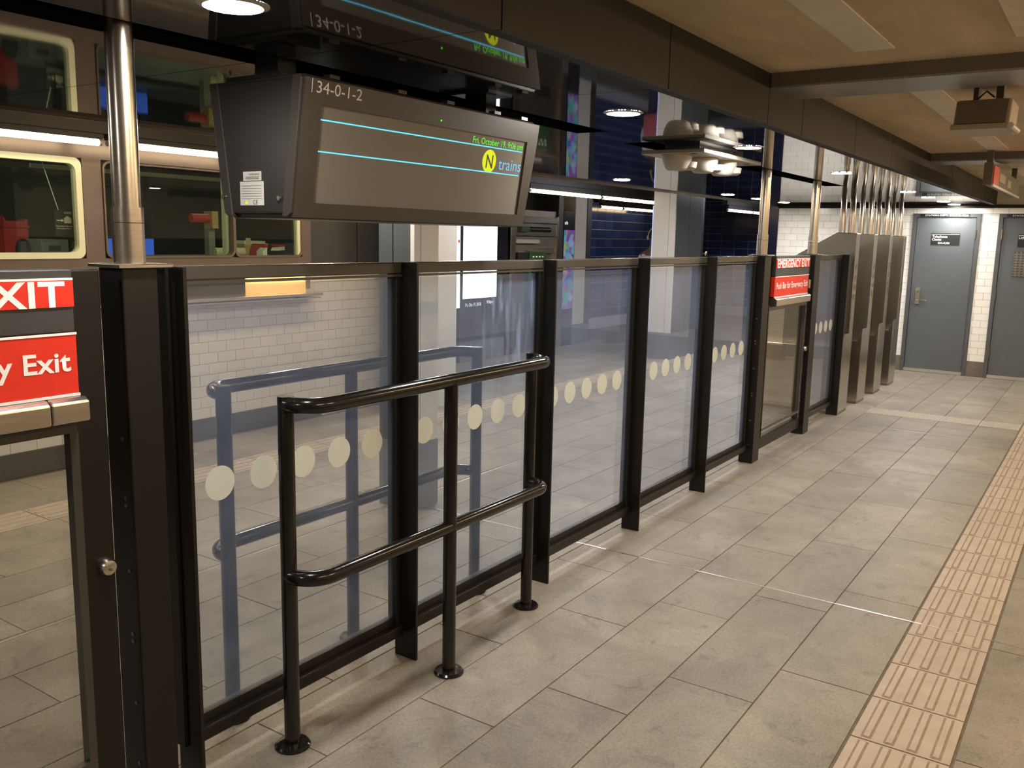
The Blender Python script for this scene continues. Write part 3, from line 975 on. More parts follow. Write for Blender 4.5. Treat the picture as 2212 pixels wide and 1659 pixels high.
    Bx('hanger_foot', 'display_end', t, 2.86, 3.02, 2.06, 2.30, 2.045, 2.057)
    for xx in (1.95, 2.25, 2.50, 2.78, 2.96):
        Bx('top_latch', 'display_end', t, xx-0.02, xx+0.02, 1.958, 1.985, 2.045, 2.056)
display()

# ================================================================ CEILING LAMPS
def downlight(x, y, label, z=ZC):
    t = thing('downlight', (x, y, z), label, 'downlight', 'round recessed downlights in the steel ceiling')
    MB().lathe([(0.066, 0.004), (0.066, -0.003)], (x, y, z-0.002), 32).build('lens', 'lens', t, smooth=False)
    mb = MB()
    n = 40
    for k in range(n):
        a, b = 2*math.pi*k/n, 2*math.pi*(k+1)/n
        def q(r, an, h): return (x+r*math.cos(an), y+r*math.sin(an), z+h)
        mb.face([q(0.066, a, -0.006), q(0.066, b, -0.006), q(0.080, b, -0.001), q(0.080, a, -0.001)])
        mb.face([q(0.066, a, 0.0), q(0.066, b, 0.0), q(0.066, b, -0.006), q(0.066, a, -0.006)])
    mb.build('rim', 'plastic_white', t)
DL = {
 (1.385, 1.705): 'bright round downlight above the hanging display sign',
 (3.30, 1.71): 'bright round downlight between display sign and white ceiling fixture',
 (4.76, 1.71): 'bright round downlight beside the white three-head ceiling fixture',
 (6.70, 1.71): 'bright round downlight above the complete emergency exit gate',
 (-0.6, 1.71): 'round downlight in the front row behind the photographer',
}
for (x, y), l in DL.items(): downlight(x, y, l)
for x, l in ((9.24, 'small round downlight in front of the second turnstile'), (10.33, 'small round downlight in front of the third turnstile'), (11.31, 'small round downlight just beyond the last turnstile'), (12.1, 'small round downlight closest to the grey doors')):
    downlight(x, 1.735, l)
downlight(6.93, 3.58, 'small round downlight above the lit tube lamps behind the fence')
for x, l in ((9.42, 'rear-row downlight close to the dark column'), (10.37, 'rear-row downlight midway between dark column and white tiled wall'), (11.37, 'rear-row downlight close to the white tiled wall')):
    downlight(x, 3.58, l)
downlight(0.2, 3.58, 'added round downlight in the rear row, out of view before the booth')  # unseen light, added to brighten the mezzanine floor
downlight(3.45, 3.58, 'added rear-row downlight hidden behind the left half of the display sign')  # out of sight behind the sign, added for more light past the fence
downlight(4.65, 3.58, 'added rear-row downlight hidden behind the right half of the display sign')  # second added light concealed by the sign
# tube lamps below the downstand
def tube_lamp(x0, x1, y, z, label, m='tube', r=0.018):
    t = thing('tube_lamp', ((x0+x1)/2, y, z), label, 'tube lamp', 'linear tube lamps along the mezzanine')
    MB().tube([(x0+0.02, y, z), (x1-0.02, y, z)], r, 12).build('tube', m, t, smooth=True)
    MB().tube([(x0, y, z), (x0+0.02, y, z)], r*0.9, 12).build('end_cap', 'grey_plastic', t, smooth=True)
    MB().tube([(x1-0.02, y, z), (x1, y, z)], r*0.9, 12).build('end_cap', 'grey_plastic', t, smooth=True)
    Bx('batten', 'slot_black', t, x0, x1, y-0.018, y+0.03, z+r*0.95, 2.20)
yl = 5.50
for (a, b, l, m) in ((0.98, 2.12, 'lit tube lamp above the far left end of the station booth', 'tube'), (2.16, 3.39, 'lit tube lamp above the cream framed booth window', 'tube'), (3.43, 4.66, 'lit tube lamp between steel pole and hanging display sign', 'tube'), (4.70, 5.93, 'lit tube lamp behind the left half of the display sign', 'tube'), (5.97, 7.10, 'lit tube lamp behind the middle of the display sign', 'tube_warm'), (7.14, 8.36, 'lit tube lamp behind the right edge of the display sign', 'tube_warm'),
                     (8.44, 10.08, 'warm lit tube lamp in front of the ticket machine', 'tube_warm'), (10.12, 11.80, 'warm lit tube lamp ending at the white faced column', 'tube_warm'), (14.5, 15.7, 'warm lit tube lamp right of the dark column', 'tube_warm'), (15.74, 17.0, 'warm lit tube lamp near the blue tiled end wall', 'tube_warm')):
    tube_lamp(a, b, yl, 2.143 if a < 5 else 2.115, l, m, 0.021)
tube_lamp(13.45, 14.25, 7.33, 2.13, 'short warm tube lamp on the rear blue tiled wall', 'tube_warm', 0.022)
tube_lamp(14.29, 15.8, 7.33, 2.13, 'long warm tube lamp on the rear blue tiled wall', 'tube_warm', 0.022)
for (a, b, y, l) in ((0.9, 12.2, yl, 'black lamp canopy above the long row of tube lamps'), (14.4, 17.1, yl, 'black lamp canopy beyond the dark column'), (13.3, 15.9, 7.33, 'black lamp canopy in front of the rear blue wall')):
    o = MB().box(a, b, y-0.03, y+0.05, 2.20, 2.46).build('lamp_canopy', 'slot_black')
    tag(o, l, 'lamp canopy', 'black canopies carrying the tube lamps')
# platform lamps (outside the frame, over the walkway)
def plat_lamp(x0, x1, y, label):
    t = thing('walkway_lamp', ((x0+x1)/2, y, 2.2), label, 'lamp', 'warm linear lamps over the walkway')
    Bx('housing', 'plastic_white', t, x0, x1, y-0.07, y+0.07, 2.24, 2.304)
    Bx('diffuser', 'plat_tube', t, x0+0.02, x1-0.02, y-0.055, y+0.055, 2.215, 2.24)
for (a, b) in ((0.6, 1.8), (2.4, 3.6), (4.6, 5.8), (6.2, 7.4), (8.6, 9.8), (10.4, 11.6)):
    plat_lamp(a, b, -0.75, 'warm linear lamp on the plaster ceiling over the walkway')

for x, lens, l in ((1.5, 'mezz_fill_warm', 'unseen warm fill light added on the mezzanine ceiling before the cream framed booth window'), (3.5, 'mezz_fill_warm', 'unseen warm fill light added on the mezzanine ceiling before the middle booth window'), (5.3, 'mezz_fill_warm', 'unseen warm fill light added on the mezzanine ceiling before the broad white column'), (7.3, 'mezz_fill', 'unseen cool fill light added on the mezzanine ceiling before the information kiosk'), (9.4, 'mezz_fill', 'unseen cool fill light added on the mezzanine ceiling before the ticket machine'), (12.9, 'mezz_fill', 'unseen cool fill light added on the mezzanine ceiling just past the dark column'), (15.2, 'mezz_fill', 'unseen cool fill light added on the mezzanine ceiling toward the blue end wall')):
    t = thing('mezzanine_fill', (x, 4.75, 2.40), l, 'lamp', 'added fill lights on the mezzanine ceiling')  # unseen strips, added to brighten the area behind the fence
    Bx('housing', 'plastic_white', t, x-0.6, x+0.6, 4.68, 4.82, 2.425, 2.46)
    Bx('diffuser', lens, t, x-0.58, x+0.58, 4.695, 4.805, 2.405, 2.425)
# ---- white three-head fixture
def three_head():
    z = 2.052
    t = thing('emergency_light', (4.92, 2.02, z), 'white ceiling fixture with three round angled heads', 'light fixture')
    Bx('back_plate', 'fixture_white', t, 4.47, 5.36, 1.84, 2.20, z, z+0.022, bevel=0.004)
    Bx('stem', 'fixture_white', t, 4.60, 5.26, 1.92, 2.12, z+0.022, ZC+0.02)
    Bx('knockout', 'slot_black', t, 4.50, 4.525, 1.90, 1.93, z-0.002, z+0.001)
    Bx('knockout', 'slot_black', t, 5.22, 5.245, 1.87, 1.90, z-0.002, z+0.001)
    for (x, y) in ((4.56, 2.03), (4.78, 1.97), (5.02, 1.95)):
        c = (x, y, z)
        h = MB().lathe([(0.035, -0.082), (0.050, -0.080), (0.062, -0.068), (0.072, -0.048), (0.078, -0.030), (0.080, -0.016), (0.080, -0.004)], c, 32)
        h = h.build('lamp_head', 'fixture_white', t, smooth=True)
        MB().lathe([(0.082, -0.004), (0.082, 0.0)], c, 32).build('head_ring', 'cardboard', h)
        MB().lathe([(0.028, -0.002), (0.046, 0.010), (0.050, 0.04)], (x+0.045, y-0.045, z-0.075), 24).build('lamp_nose', 'fixture_white', h, smooth=True)
three_head()

# ---- hanging speaker box and red sign on the walkway ceiling
def speaker():
    t = thing('ceiling_speaker', (4.6, 0.56, 2.10), 'beige speaker box hanging below the plaster ceiling', 'speaker')
    MB().prism([(4.44, 2.115), (4.72, 2.115), (4.76, 2.235), (4.49, 2.235)], 'y', 0.455, 0.675).build('housing', 'box_beige', t, bevel=0.008)
    MB().prism([(4.425, 2.128), (4.436, 2.128), (4.486, 2.232), (4.475, 2.232)], 'y', 0.468, 0.664).build('front_panel', 'box_face', t)
    MB().prism([(4.405, 2.100), (4.70, 2.100), (4.70, 2.116), (4.425, 2.126)], 'y', 0.455, 0.68).build('bottom_lip', 'box_beige', t, bevel=0.004)
    MB().tube([(4.415, 0.447, 2.112), (4.70, 0.447, 2.118)], 0.013, 12).build('end_roll', 'plastic_white', t, smooth=True)
    Bx('bracket', 'beam', t, 4.56, 4.64, 0.50, 0.53, 2.235, 2.304)
    Bx('bracket', 'beam', t, 4.56, 4.64, 0.60, 0.62, 2.235, 2.304)
    MB().tube([(4.55, 0.61, 2.236), (4.5, 0.56, 2.27), (4.52, 0.53, 2.245)], 0.004, 8).build('cable', 'slot_black', t, smooth=True)
speaker()
def red_sign():
    x0, x1 = 7.5, 9.5
    t = thing('hanging_sign', ((x0+x1)/2, 0.86, 2.05), 'dark hanging sign with a red end panel below the ceiling', 'sign')
    Bx('sign_body', 'beam', t, x0, x1, 0.84, 0.90, 2.055, 2.20, bevel=0.003)
    Bx('red_panel', 'sign_red', t, x0+0.02, x0+0.35, 0.832, 0.841, 2.06, 2.19)
    Bx('lower_edge', 'joint_metal', t, x0-0.01, x1, 0.828, 0.842, 2.043, 2.056)
    Bx('end_panel', 'beam', t, x0-0.012, x0, 0.84, 0.90, 2.05, 2.21)
    Bx('faded_mark', 'box_beige', t, x0+0.45, x0+0.85, 0.8375, 0.8405, 2.10, 2.165, bevel=0.001)
    Bx('faded_mark', 'box_beige', t, x0+1.05, x0+1.3, 0.8375, 0.8405, 2.09, 2.15, bevel=0.001)
    Bx('hanger', 'beam', t, x0+0.02, x0+0.08, 0.85, 0.89, 2.19, 2.304)
    Bx('hanger', 'beam', t, x1-0.2, x1-0.14, 0.85, 0.89, 2.19, 2.304)
red_sign()

# ================================================================ STATION BOOTH
def booth():
    YB = 5.75
    t = thing('station_booth', (3.2, 6.6, 0), 'station agent booth with lit windows and tiled lower wall behind the fence', 'booth')
    lw = MB().box(0.6, 6.35, YB+0.01, YB+0.12, 0.0, 1.24).build('lower_wall', 'white_grout', t)
    Bx('base_course', 'booth_base', t, 0.6, 5.50, YB-0.015, YB+0.01, 0, 0.16)
    Bx('base_course', 'booth_tile', t, 5.50, 6.35, YB-0.005, YB+0.01, 0, 0.16)
    cache = {}
    r = 0
    z = 0.16
    rest = MB()
    while z < 1.235:
        x = 0.6-(0.085 if r % 2 else 0)
        while x < 6.34:
            a, b = max(x, 0.6), min(x+0.17, 6.35)
            if b-a > 0.02:
                if a > 3.0 and (a > 4.0 or z < 0.6) and not (z > 1.07 and a < 5.4):
                    k = (round(b-a, 3), 0.085)
                    if k not in cache:
                        cache[k] = mesh_of(MB().box(-k[0]/2+.0015, k[0]/2-.0015, -0.006, 0.012, -0.041, 0.041), 'booth_tile', bevel=0.001)
                    inst('wall_tile', cache[k], lw, ((a+b)/2, YB+0.006, z+0.0425))
                else:
                    rest.box(a+.0015, b-.0015, YB, YB+0.012, z+.0015, z+.0835)
            x += 0.17
        z += 0.085
        r += 1
    rs = rest.build('tile_field', 'booth_tile', lw)
    rs['kind'] = 'stuff'
    # counter
    Bx('counter_ledge', 'counter_steel', t, 1.2, 5.39, 5.58, YB, 1.078, 1.10, bevel=0.003)
    Bx('counter_ledge', 'counter_steel', t, 1.2, 5.385, 5.60, YB, 1.055, 1.066, bevel=0.003)
    Bx('counter_panel', 'counter_panel', t, 4.70, 5.34, YB-0.012, YB+0.0, 1.10, 1.235)
    Bx('counter_panel', 'booth_dark', t, 1.2, 4.70, YB-0.010, YB+0.0, 1.10, 1.235)
    Bx('panel_bracket', 'steel', t, 5.345, 5.385, YB-0.02, YB, 1.13, 1.22)
    # upper body
    Bx('sill_band', 'booth_metal', t, 0.6, 5.40, YB-0.02, YB+0.10, 1.24, 1.40)
    Bx('header_band', 'booth_metal', t, 0.6, 5.40, YB-0.02, YB+0.10, 2.055, 2.20)
    Bx('header_band', 'booth_dark', t, 0.6, 6.35, YB+0.0, YB+0.10, 2.20, 2.46)
    Bx('mullion', 'booth_metal', t, 3.385, 3.52, YB-0.02, YB+0.10, 1.40, 2.055)
    Bx('mullion', 'booth_metal', t, 1.45, 1.6, YB-0.02, YB+0.10, 1.40, 2.055)
    Bx('mullion', 'booth_metal', t, 5.30, 5.40, YB-0.02, YB+0.10, 1.40, 2.055)
    for (a, b) in ((5.40, 5.975), (5.995, 6.35)):
        Bx('side_panel', 'booth_dark', t, a, b, YB, YB+0.10, 1.24, 2.20, bevel=0.003)
    Bx('panel_gap', 'slot_black', t, 5.975, 5.995, YB+0.02, YB+0.10, 1.24, 2.20)
    Bx('back_wall', 'wall_dark', t, 0.6, 6.35, 8.28, 8.38, 0, 2.46)
    Bx('side_wall', 'booth_dark', t, 6.25, 6.35, YB+0.12, 8.28, 0, 2.46)
    Bx('side_wall', 'booth_dark', t, 0.6, 0.7, YB+0.12, 8.28, 0, 2.46)
    Bx('booth_roof', 'wall_dark', t, 0.6, 6.35, YB+0.1, 8.38, 2.36, 2.42)
    Bx('desk', 'grey_plastic', t, 0.7, 6.25, YB+0.12, 6.6, 1.36, 1.395)
    Bx('inner_desk', 'grey_plastic', t, 0.7, 6.25, 7.5, 8.25, 1.28, 1.31)
    # windows
    def window(x0, x1, z0, z1, fm, fw_):
        r = 0.05
        def rr(g):
            pts = []
            for (cx, cz, a0) in ((x1-g-r, z1-g-r, 0), (x0+g+r, z1-g-r, 90), (x0+g+r, z0+g+r, 180), (x1-g-r, z0+g+r, 270)):
                for k in range(6):
                    a = math.radians(a0+18*k)
                    pts.append((cx+r*math.cos(a), cz+r*math.sin(a)))
            return pts
        o_, i_ = rr(0), rr(fw_)
        mb = MB()
        n = len(o_)
        yA, yB_ = YB-0.03, YB+0.03
        for k in range(n):
            j = (k+1) % n
            A, B, C_, D = o_[k], o_[j], i_[j], i_[k]
            mb.face([(A[0], yA, A[1]), (B[0], yA, B[1]), (C_[0], yA, C_[1]), (D[0], yA, D[1])])
            mb.face([(D[0], yA, D[1]), (C_[0], yA, C_[1]), (C_[0], yB_, C_[1]), (D[0], yB_, D[1])])
            mb.face([(A[0], yB_, A[1]), (B[0], yB_, B[1]), (B[0], yA, B[1]), (A[0], yA, A[1])])
            mb.face([(A[0], yB_, A[1]), (D[0], yB_, D[1]), (C_[0], yB_, C_[1]), (B[0], yB_, B[1])])
        f = mb.build('window_frame', fm, t)
        Bx('pane', 'booth_glass', f, x0+fw_*0.5, x1-fw_*0.5, YB+0.0, YB+0.008, z0+fw_*0.5, z1-fw_*0.5)
    window(1.60, 3.375, 1.40, 2.055, 'frame_cream', 0.04)
    window(3.525, 4.60, 1.40, 2.05, 'booth_metal', 0.012)
    window(4.60, 5.30, 1.40, 2.05, 'booth_metal', 0.012)
    Bx('mullion', 'frame_cream', t, 4.565, 4.605, YB+0.031, YB+0.08, 1.40, 2.05)
    Bx('mullion', 'frame_cream', t, 5.255, 5.287, YB-0.015, YB+0.03, 1.412, 2.04)
    # interior lamps
    for x in (2.4, 5.0):
        Bx('ceiling_lamp', 'booth_lamp', t, x-0.5, x+0.5, 6.7, 6.8, 2.33, 2.355)
    Bx('inner_fitting', 'frame_cream', t, 3.3, 5.2, 6.2, 6.22, 2.0, 2.03)
    # counter lamp tucked under the sill, lighting the ledge
    Bx('counter_lamp', 'counter_lamp', t, 4.72, 5.32, YB-0.045, YB-0.022, 1.236, 1.242)
    return t
booth()
# things on the booth desk
zd = 1.395
def small(name, label, cat, build, group=None):
    o = build()
    return tag(o, label, cat, group)
def cs_sign():
    t = thing('service_sign', (3.40, 5.83, 1.52), 'small black customer service sign hanging in the cream framed window', 'sign')
    a, b = 3.235, 3.355
    Bx('board', 'sign_black', t, a, b, 5.825, 5.832, 1.545, 1.715)
    text('lettering', 'C030', 0.022, (b-0.008, 5.8245, 1.690), (1, 0, 0), (0, 0, 1), 'sign_white', t, align='RIGHT')
    text('lettering', 'Customer Service', 0.014, ((a+b)/2, 5.8245, 1.606), (1, 0, 0), (0, 0, 1), 'sign_white', t, align='CENTER', width=0.112)
    text('lettering', 'Provided Here', 0.014, ((a+b)/2, 5.8245, 1.590), (1, 0, 0), (0, 0, 1), 'sign_white', t, align='CENTER', width=0.095)
    Bx('arrow_shaft', 'sign_white', t, a+0.012, a+0.045, 5.8235, 5.8252, 1.645, 1.650)
    MB().prism([(a+0.043, 1.638), (a+0.060, 1.6475), (a+0.043, 1.657)], 'y', 5.8235, 5.8252).build('arrow_head', 'sign_white', t)
    MB().prism([(a+0.062, 1.63), (a+0.112, 1.63), (a+0.112, 1.662), (a+0.087, 1.678), (a+0.062, 1.662)], 'y', 5.8235, 5.8252).build('pictogram', 'kraft', t)
    MB().tube([(a+0.03, 5.83, 1.715), (a-0.06, 5.83, 2.02)], 0.0025, 6).build('cord', 'sign_white', t)
cs_sign()
def crt():
    t = thing('desk_terminal', (3.34, 6.12, zd), 'grey desk terminal with a small teal display in the booth', 'terminal')
    Bx('case', 'grey_plastic', t, 3.24, 3.43, 6.02, 6.22, zd, zd+0.125, bevel=0.006)
    Bx('display', 'mvm_green', t, 3.29, 3.37, 6.015, 6.021, zd+0.05, zd+0.085)
crt()
def lampdome():
    t = thing('desk_microphone', (3.16, 6.1, zd), 'black rounded intercom on the desk beside the grey terminal', 'intercom')
    MB().lathe([(0.045, 0), (0.048, 0.06), (0.036, 0.11), (0.012, 0.128)], (3.16, 6.1, zd), 20).build('shell', 'black_plastic', t, smooth=True)
    MB().lathe([(0.055, 0), (0.055, 0.012)], (3.16, 6.1, zd), 20).build('foot', 'grey_plastic', t)
lampdome()
def redcase():
    t = thing('red_bin', (3.15, 6.4, zd), 'red plastic bin standing behind the desk terminal', 'bin')
    MB().prism([(3.19, zd), (3.36, zd), (3.36, zd+0.26), (3.34, zd+0.26), (3.33, zd+0.245), (3.21, zd+0.245), (3.19, zd+0.28)], 'y', 6.40, 6.5).build('body', 'red_plastic', t, bevel=0.004)
    Bx('rim', 'red_plastic', t, 3.185, 3.365, 6.39, 6.51, zd+0.20, zd+0.215)
redcase()
def monitor():
    t = thing('computer_monitor', (5.0, 7.8, 1.31), 'computer monitor with a glowing blue screen in the booth', 'monitor')
    Bx('bezel', 'black_plastic', t, 4.74, 5.31, 7.80, 7.83, 1.322, 1.522, bevel=0.003)
    Bx('screen', 'monitor_blue', t, 4.752, 5.298, 7.797, 7.801, 1.332, 1.512)
    Bx('stand', 'black_plastic', t, 4.95, 5.10, 7.82, 7.92, 1.31, 1.33)
monitor()
def roll():
    t = thing('paper_roll', (4.82, 6.08, zd), 'brown paper roll lying on the booth desk', 'paper roll')
    mb = MB().tube([(4.70, 6.10, zd+0.035), (4.95, 6.05, zd+0.035)], 0.035, 24)
    mb.build('paper', 'kraft', t, smooth=True)
    d = Vector((0.25, -0.05, 0)).normalized()
    MB().tube([Vector((4.95, 6.05, zd+0.035))-d*0.001, Vector((4.95, 6.05, zd+0.035))+d*0.0015], 0.014, 16).build('core_hole', 'black_plastic', t)
roll()
def carton():
    t = thing('carton', (5.17, 6.3, zd), 'open yellow cardboard carton on the booth desk', 'carton')
    Bx('box_body', 'cardboard', t, 5.10, 5.32, 6.22, 6.38, zd, zd+0.125)
    Bx('label_band', 'paper', t, 5.098, 5.322, 6.218, 6.382, zd+0.10, zd+0.126)
    Bx('flap', 'kraft', t, 5.11, 5.16, 6.215, 6.219, zd+0.09, zd+0.15)
carton()
def binder():
    t = thing('binder', (5.17, 6.1, zd), 'red binder leaning against the paper tray in the booth', 'binder')
    MB().prism([(5.13, zd), (5.165, zd), (5.20, zd+0.105), (5.165, zd+0.105)], 'y', 6.03, 6.20).build('cover', 'red_plastic', t)
    MB().prism([(5.137, zd+0.003), (5.158, zd+0.003), (5.192, zd+0.108), (5.172, zd+0.108)], 'y', 6.04, 6.19).build('pages', 'paper', t)
binder()
def tray():
    t = thing('paper_tray', (5.24, 6.0, zd), 'black paper tray piled with white sheets and a red folder', 'tray')
    MB().prism([(5.205, zd), (5.29, zd), (5.29, zd+0.05), (5.22, zd+0.05)], 'y', 5.93, 6.02).build('tray_body', 'black_plastic', t)
    MB().prism([(5.205, zd+0.05), (5.292, zd+0.055), (5.292, zd+0.085), (5.225, zd+0.080)], 'y', 5.935, 6.015).build('sheets', 'paper', t)
    Bx('red_folder', 'red_plastic', t, 5.215, 5.292, 5.935, 6.015, zd+0.085, zd+0.102)
tray()
def envelopes():
    t = thing('envelope_stack', (5.08, 5.97, zd), 'upright white envelopes beside the red binder', 'envelopes')
    for k in range(3):
        Bx('envelope', 'paper', t, 5.05+0.016*k, 5.062+0.016*k, 5.93, 6.01, zd, zd+0.05+0.012*k)
envelopes()
def red_lamp():
    t = thing('alarm_lamp', (4.75, 6.3, 1.6), 'red cylindrical alarm lamp on the booth inner wall', 'alarm lamp')
    MB().tube([(4.63, 6.3, 1.70), (4.80, 6.3, 1.70)], 0.035, 20).build('lens', 'red_plastic', t, smooth=True)
    Bx('mount', 'cardboard', t, 4.80, 4.86, 6.25, 6.36, 1.62, 1.76)
    Bx('column', 'grey_plastic', t, 4.80, 4.86, 6.30, 6.36, zd, 1.62)
red_lamp()

# ================================================================ COLUMNS OF THE MEZZANINE
def column_a():
    x0, x1, y0, y1 = 3.864, 4.08, 3.277, 3.545
    t = thing('clad_column', ((x0+x1)/2, (y0+y1)/2, 0), 'slim column clad in white and blue-grey panels near the rear handrail', 'column')
    Bx('plinth', 'plinth_grey', t, x0-0.004, x1+0.004, y0-0.004, y1, 0, 0.40, bevel=0.003)
    Bx('white_panel', 'panel_white', t, x0, x0+0.054, y0, y0+0.03, 0.40, ZC, bevel=0.002)
    Bx('white_panel', 'panel_white', t, x0+0.058, x1, y0, y0+0.03, 0.40, ZC, bevel=0.002)
    Bx('grey_panel', 'panel_dark', t, x0+0.001, x0+0.03, y0+0.032, y0+0.158, 0.40, ZC, bevel=0.002)
    Bx('grey_panel', 'panel_dark', t, x0+0.001, x0+0.03, y0+0.164, y1, 0.40, ZC, bevel=0.002)
    Bx('core', 'slot_black', t, x0+0.01, x1-0.005, y0+0.02, y1-0.005, 0.3, ZC)
column_a()
def column_b():
    x0, x1, y0, y1 = 6.05, 6.74, 5.19, 5.52
    t = thing('clad_column', ((x0+x1)/2, (y0+y1)/2, 0), 'broad white clad column carrying the narrow lit light box', 'column')
    for (a, b) in ((x0, 6.38), (6.384, x1)):
        Bx('white_panel', 'panel_white', t, a, b, y0, y1, 0.0, 2.46, bevel=0.003)
    lb = thing('light_box', (6.77, 5.2, 0.9), 'narrow glowing white light box on the edge of the white column', 'light box')
    Bx('housing', 'kiosk_black', lb, 6.742, 6.83, 5.215, 5.36, 0.91, 2.05)
    Bx('lit_face', 'lightbox', lb, 6.745, 6.812, 5.208, 5.216, 0.915, 2.04)
    MB().lathe([(0.016, -0.001), (0.016, 0.0)], (6.79, 5.2075, 1.55), 16, axis='y').build('red_mark', 'sign_red', lb)
column_b()
def column_c():
    x0, x1, y0, y1 = 11.1, 12.02, 4.92, 5.24
    t = thing('clad_column', ((x0+x1)/2, (y0+y1)/2, 0), 'dark grey column with a white end face under the steel ceiling', 'column')
    Bx('plinth', 'plinth_grey', t, x0-0.004, x1, y0-0.004, y1+0.004, 0, 0.36, bevel=0.003)
    for (a, b) in ((y0+0.002, y0+0.09), (y0+0.094, y1)):
        Bx('white_panel', 'panel_white', t, x0, x0+0.03, a, b, 0.36, 2.46, bevel=0.002)
    for (a, b) in ((x0+0.032, x0+0.46), (x0+0.466, x1)):
        Bx('grey_panel', 'panel_dark', t, a, b, y0, y0+0.03, 0.36, 2.46, bevel=0.002)
    Bx('core', 'slot_black', t, x0+0.02, x1+0.12, y0+0.02, y1-0.004, 0.3, 2.46)
    Bx('light_strip', 'edge_blue', t, x0-0.001, x0+0.012, y1, y1+0.010, 0.36, 2.05)
    dk = thing('door_knob', (12.15, 4.90, 1.40), 'round brass knob beside the dark column', 'knob')
    MB().tube([(12.15, 4.939, 1.42), (12.15, 4.90, 1.42)], 0.012, 12).build('neck', 'brass', dk, smooth=True)
    MB().lathe([(0.010, 0.012), (0.030, 0.004), (0.034, -0.008), (0.026, -0.022), (0.008, -0.028)], (12.15, 4.90, 1.42), 20, axis='y').build('knob', 'brass', dk, smooth=True)
column_c()

# ================================================================ KIOSK, TICKET MACHINE, AD SCREEN
def kiosk():
    x0, x1, y = 8.90, 9.95, 6.8
    t = thing('information_kiosk', ((x0+x1)/2, y+0.1, 0), 'black information kiosk with a bright white screen', 'kiosk')
    Bx('plinth', 'plinth_grey', t, x0+0.03, x1-0.03, y+0.02, y+0.25, 0, 0.27)
    Bx('body', 'kiosk_black', t, x0, x1, y, y+0.25, 0.27, 2.05, bevel=0.01)
    s = Bx('screen', 'lcd_white', t, 8.957, 9.685, y-0.004, y+0.002, 0.815, 1.98)
    text('lettering', 'Fri, Oct 19, 2018', 0.062, (9.01, y-0.003, 0.715), (1, 0, 0), (0, 0, 1), 'lcd_text', t, width=0.33)
    text('lettering', '9:06pm', 0.062, (9.47, y-0.003, 0.735), (1, 0, 0), (0, 0, 1), 'lcd_text', t, width=0.15)
kiosk()
def mvm():
    x0, x1, y = 9.98, 11.22, 6.8
    t = thing('ticket_machine', ((x0+x1)/2, y+0.2, 0), 'stainless ticket vending machine with a green keypad panel', 'ticket machine')
    Bx('body', 'steel_dark', t, x0, x1, y+0.03, y+0.5, 0, 1.98, bevel=0.01)
    Bx('side_trim', 'steel_brushed', t, x0, x0+0.12, y-0.02, y+0.04, 0.1, 1.9, bevel=0.004)
    Bx('side_trim', 'steel_brushed', t, x1-0.05, x1, y-0.02, y+0.04, 0.1, 1.9, bevel=0.004)
    Bx('top_panel', 'steel_brushed', t, x0+0.12, x1-0.05, y-0.015, y+0.04, 1.80, 1.88, bevel=0.004)
    hp = Bx('header_panel', 'steel_brushed', t, x0+0.12, x1-0.05, y-0.01, y+0.04, 1.62, 1.79, bevel=0.004)
    MB().tube([(x0+0.25, y-0.012, 1.71), (x1-0.25, y-0.012, 1.71)], 0.035, 14).build('slot', 'fence_black', hp, smooth=True)
    Bx('green_tag', 'mvm_green', hp, x0+0.22, x0+0.42, y-0.05, y-0.01, 1.675, 1.745)
    Bx('lamp_strip', 'plastic_white', t, x0+0.14, x0+0.72, y-0.02, y+0.03, 1.52, 1.57)
    Bx('bay_panel', 'counter_steel', t, x0+0.14, x1-0.06, y+0.0, y+0.032, 1.38, 1.46)
    gp = MB().prism([(x0+0.42, 1.0), (x0+0.90, 1.0), (x0+0.86, 1.40), (x0+0.44, 1.42)], 'y', y-0.05, y+0.02).build('keypad_panel', 'mvm_green', t, bevel=0.01)
    for k in range(4):
        Bx('key_print', 'sign_white', gp, x0+0.50+0.08*k, x0+0.54+0.08*k, y-0.054, y-0.049, 1.325, 1.345)
    for k in range(3):
        Bx('key_print', 'sign_white', gp, x0+0.52+0.10*k, x0+0.57+0.10*k, y-0.054, y-0.049, 1.28, 1.292)
    Bx('card_slot', 'black_plastic', t, x0+0.16, x0+0.40, y-0.04, y+0.02, 1.15, 1.40, bevel=0.006)
    Bx('coin_tray', 'black_plastic', t, x0+0.3, x0+0.9, y-0.02, y+0.03, 0.55, 0.7)
mvm()
def frame_post(x0, x1, y, m, label):
    t = thing('clad_column', ((x0+x1)/2, y+0.1, 0), label, 'column')
    Bx('shaft', m, t, x0, x1, y, y+0.3, 0.3, 2.46, bevel=0.006)
    Bx('plinth', 'plinth_grey', t, x0-0.006, x1+0.006, y-0.006, y+0.3, 0, 0.3, bevel=0.004)
frame_post(11.235, 11.37, 6.8, 'booth_dark', 'narrow dark post between ticket machine and advertising screen')
frame_post(11.72, 12.06, 6.8, 'panel_white', 'pale column right of the advertising screen')
frame_post(12.08, 12.22, 6.8, 'booth_dark', 'narrow dark post beside the blue tiled wall')
def ad():
    t = thing('advertising_screen', (11.55, 6.85, 0), 'narrow colourful advertising screen beside the ticket machine', 'screen')
    Bx('case', 'kiosk_black', t, 11.385, 11.705, 6.80, 6.95, 0.0, 2.0, bevel=0.006)
    Bx('picture', 'ad_screen', t, 11.395, 11.69, 6.795, 6.801, 0.55, 1.72)
    text('lettering', 'ads', 0.07, (11.41, 6.7985, 1.80), (1, 0, 0), (0, 0, 1), 'lcd_text', t)
ad()

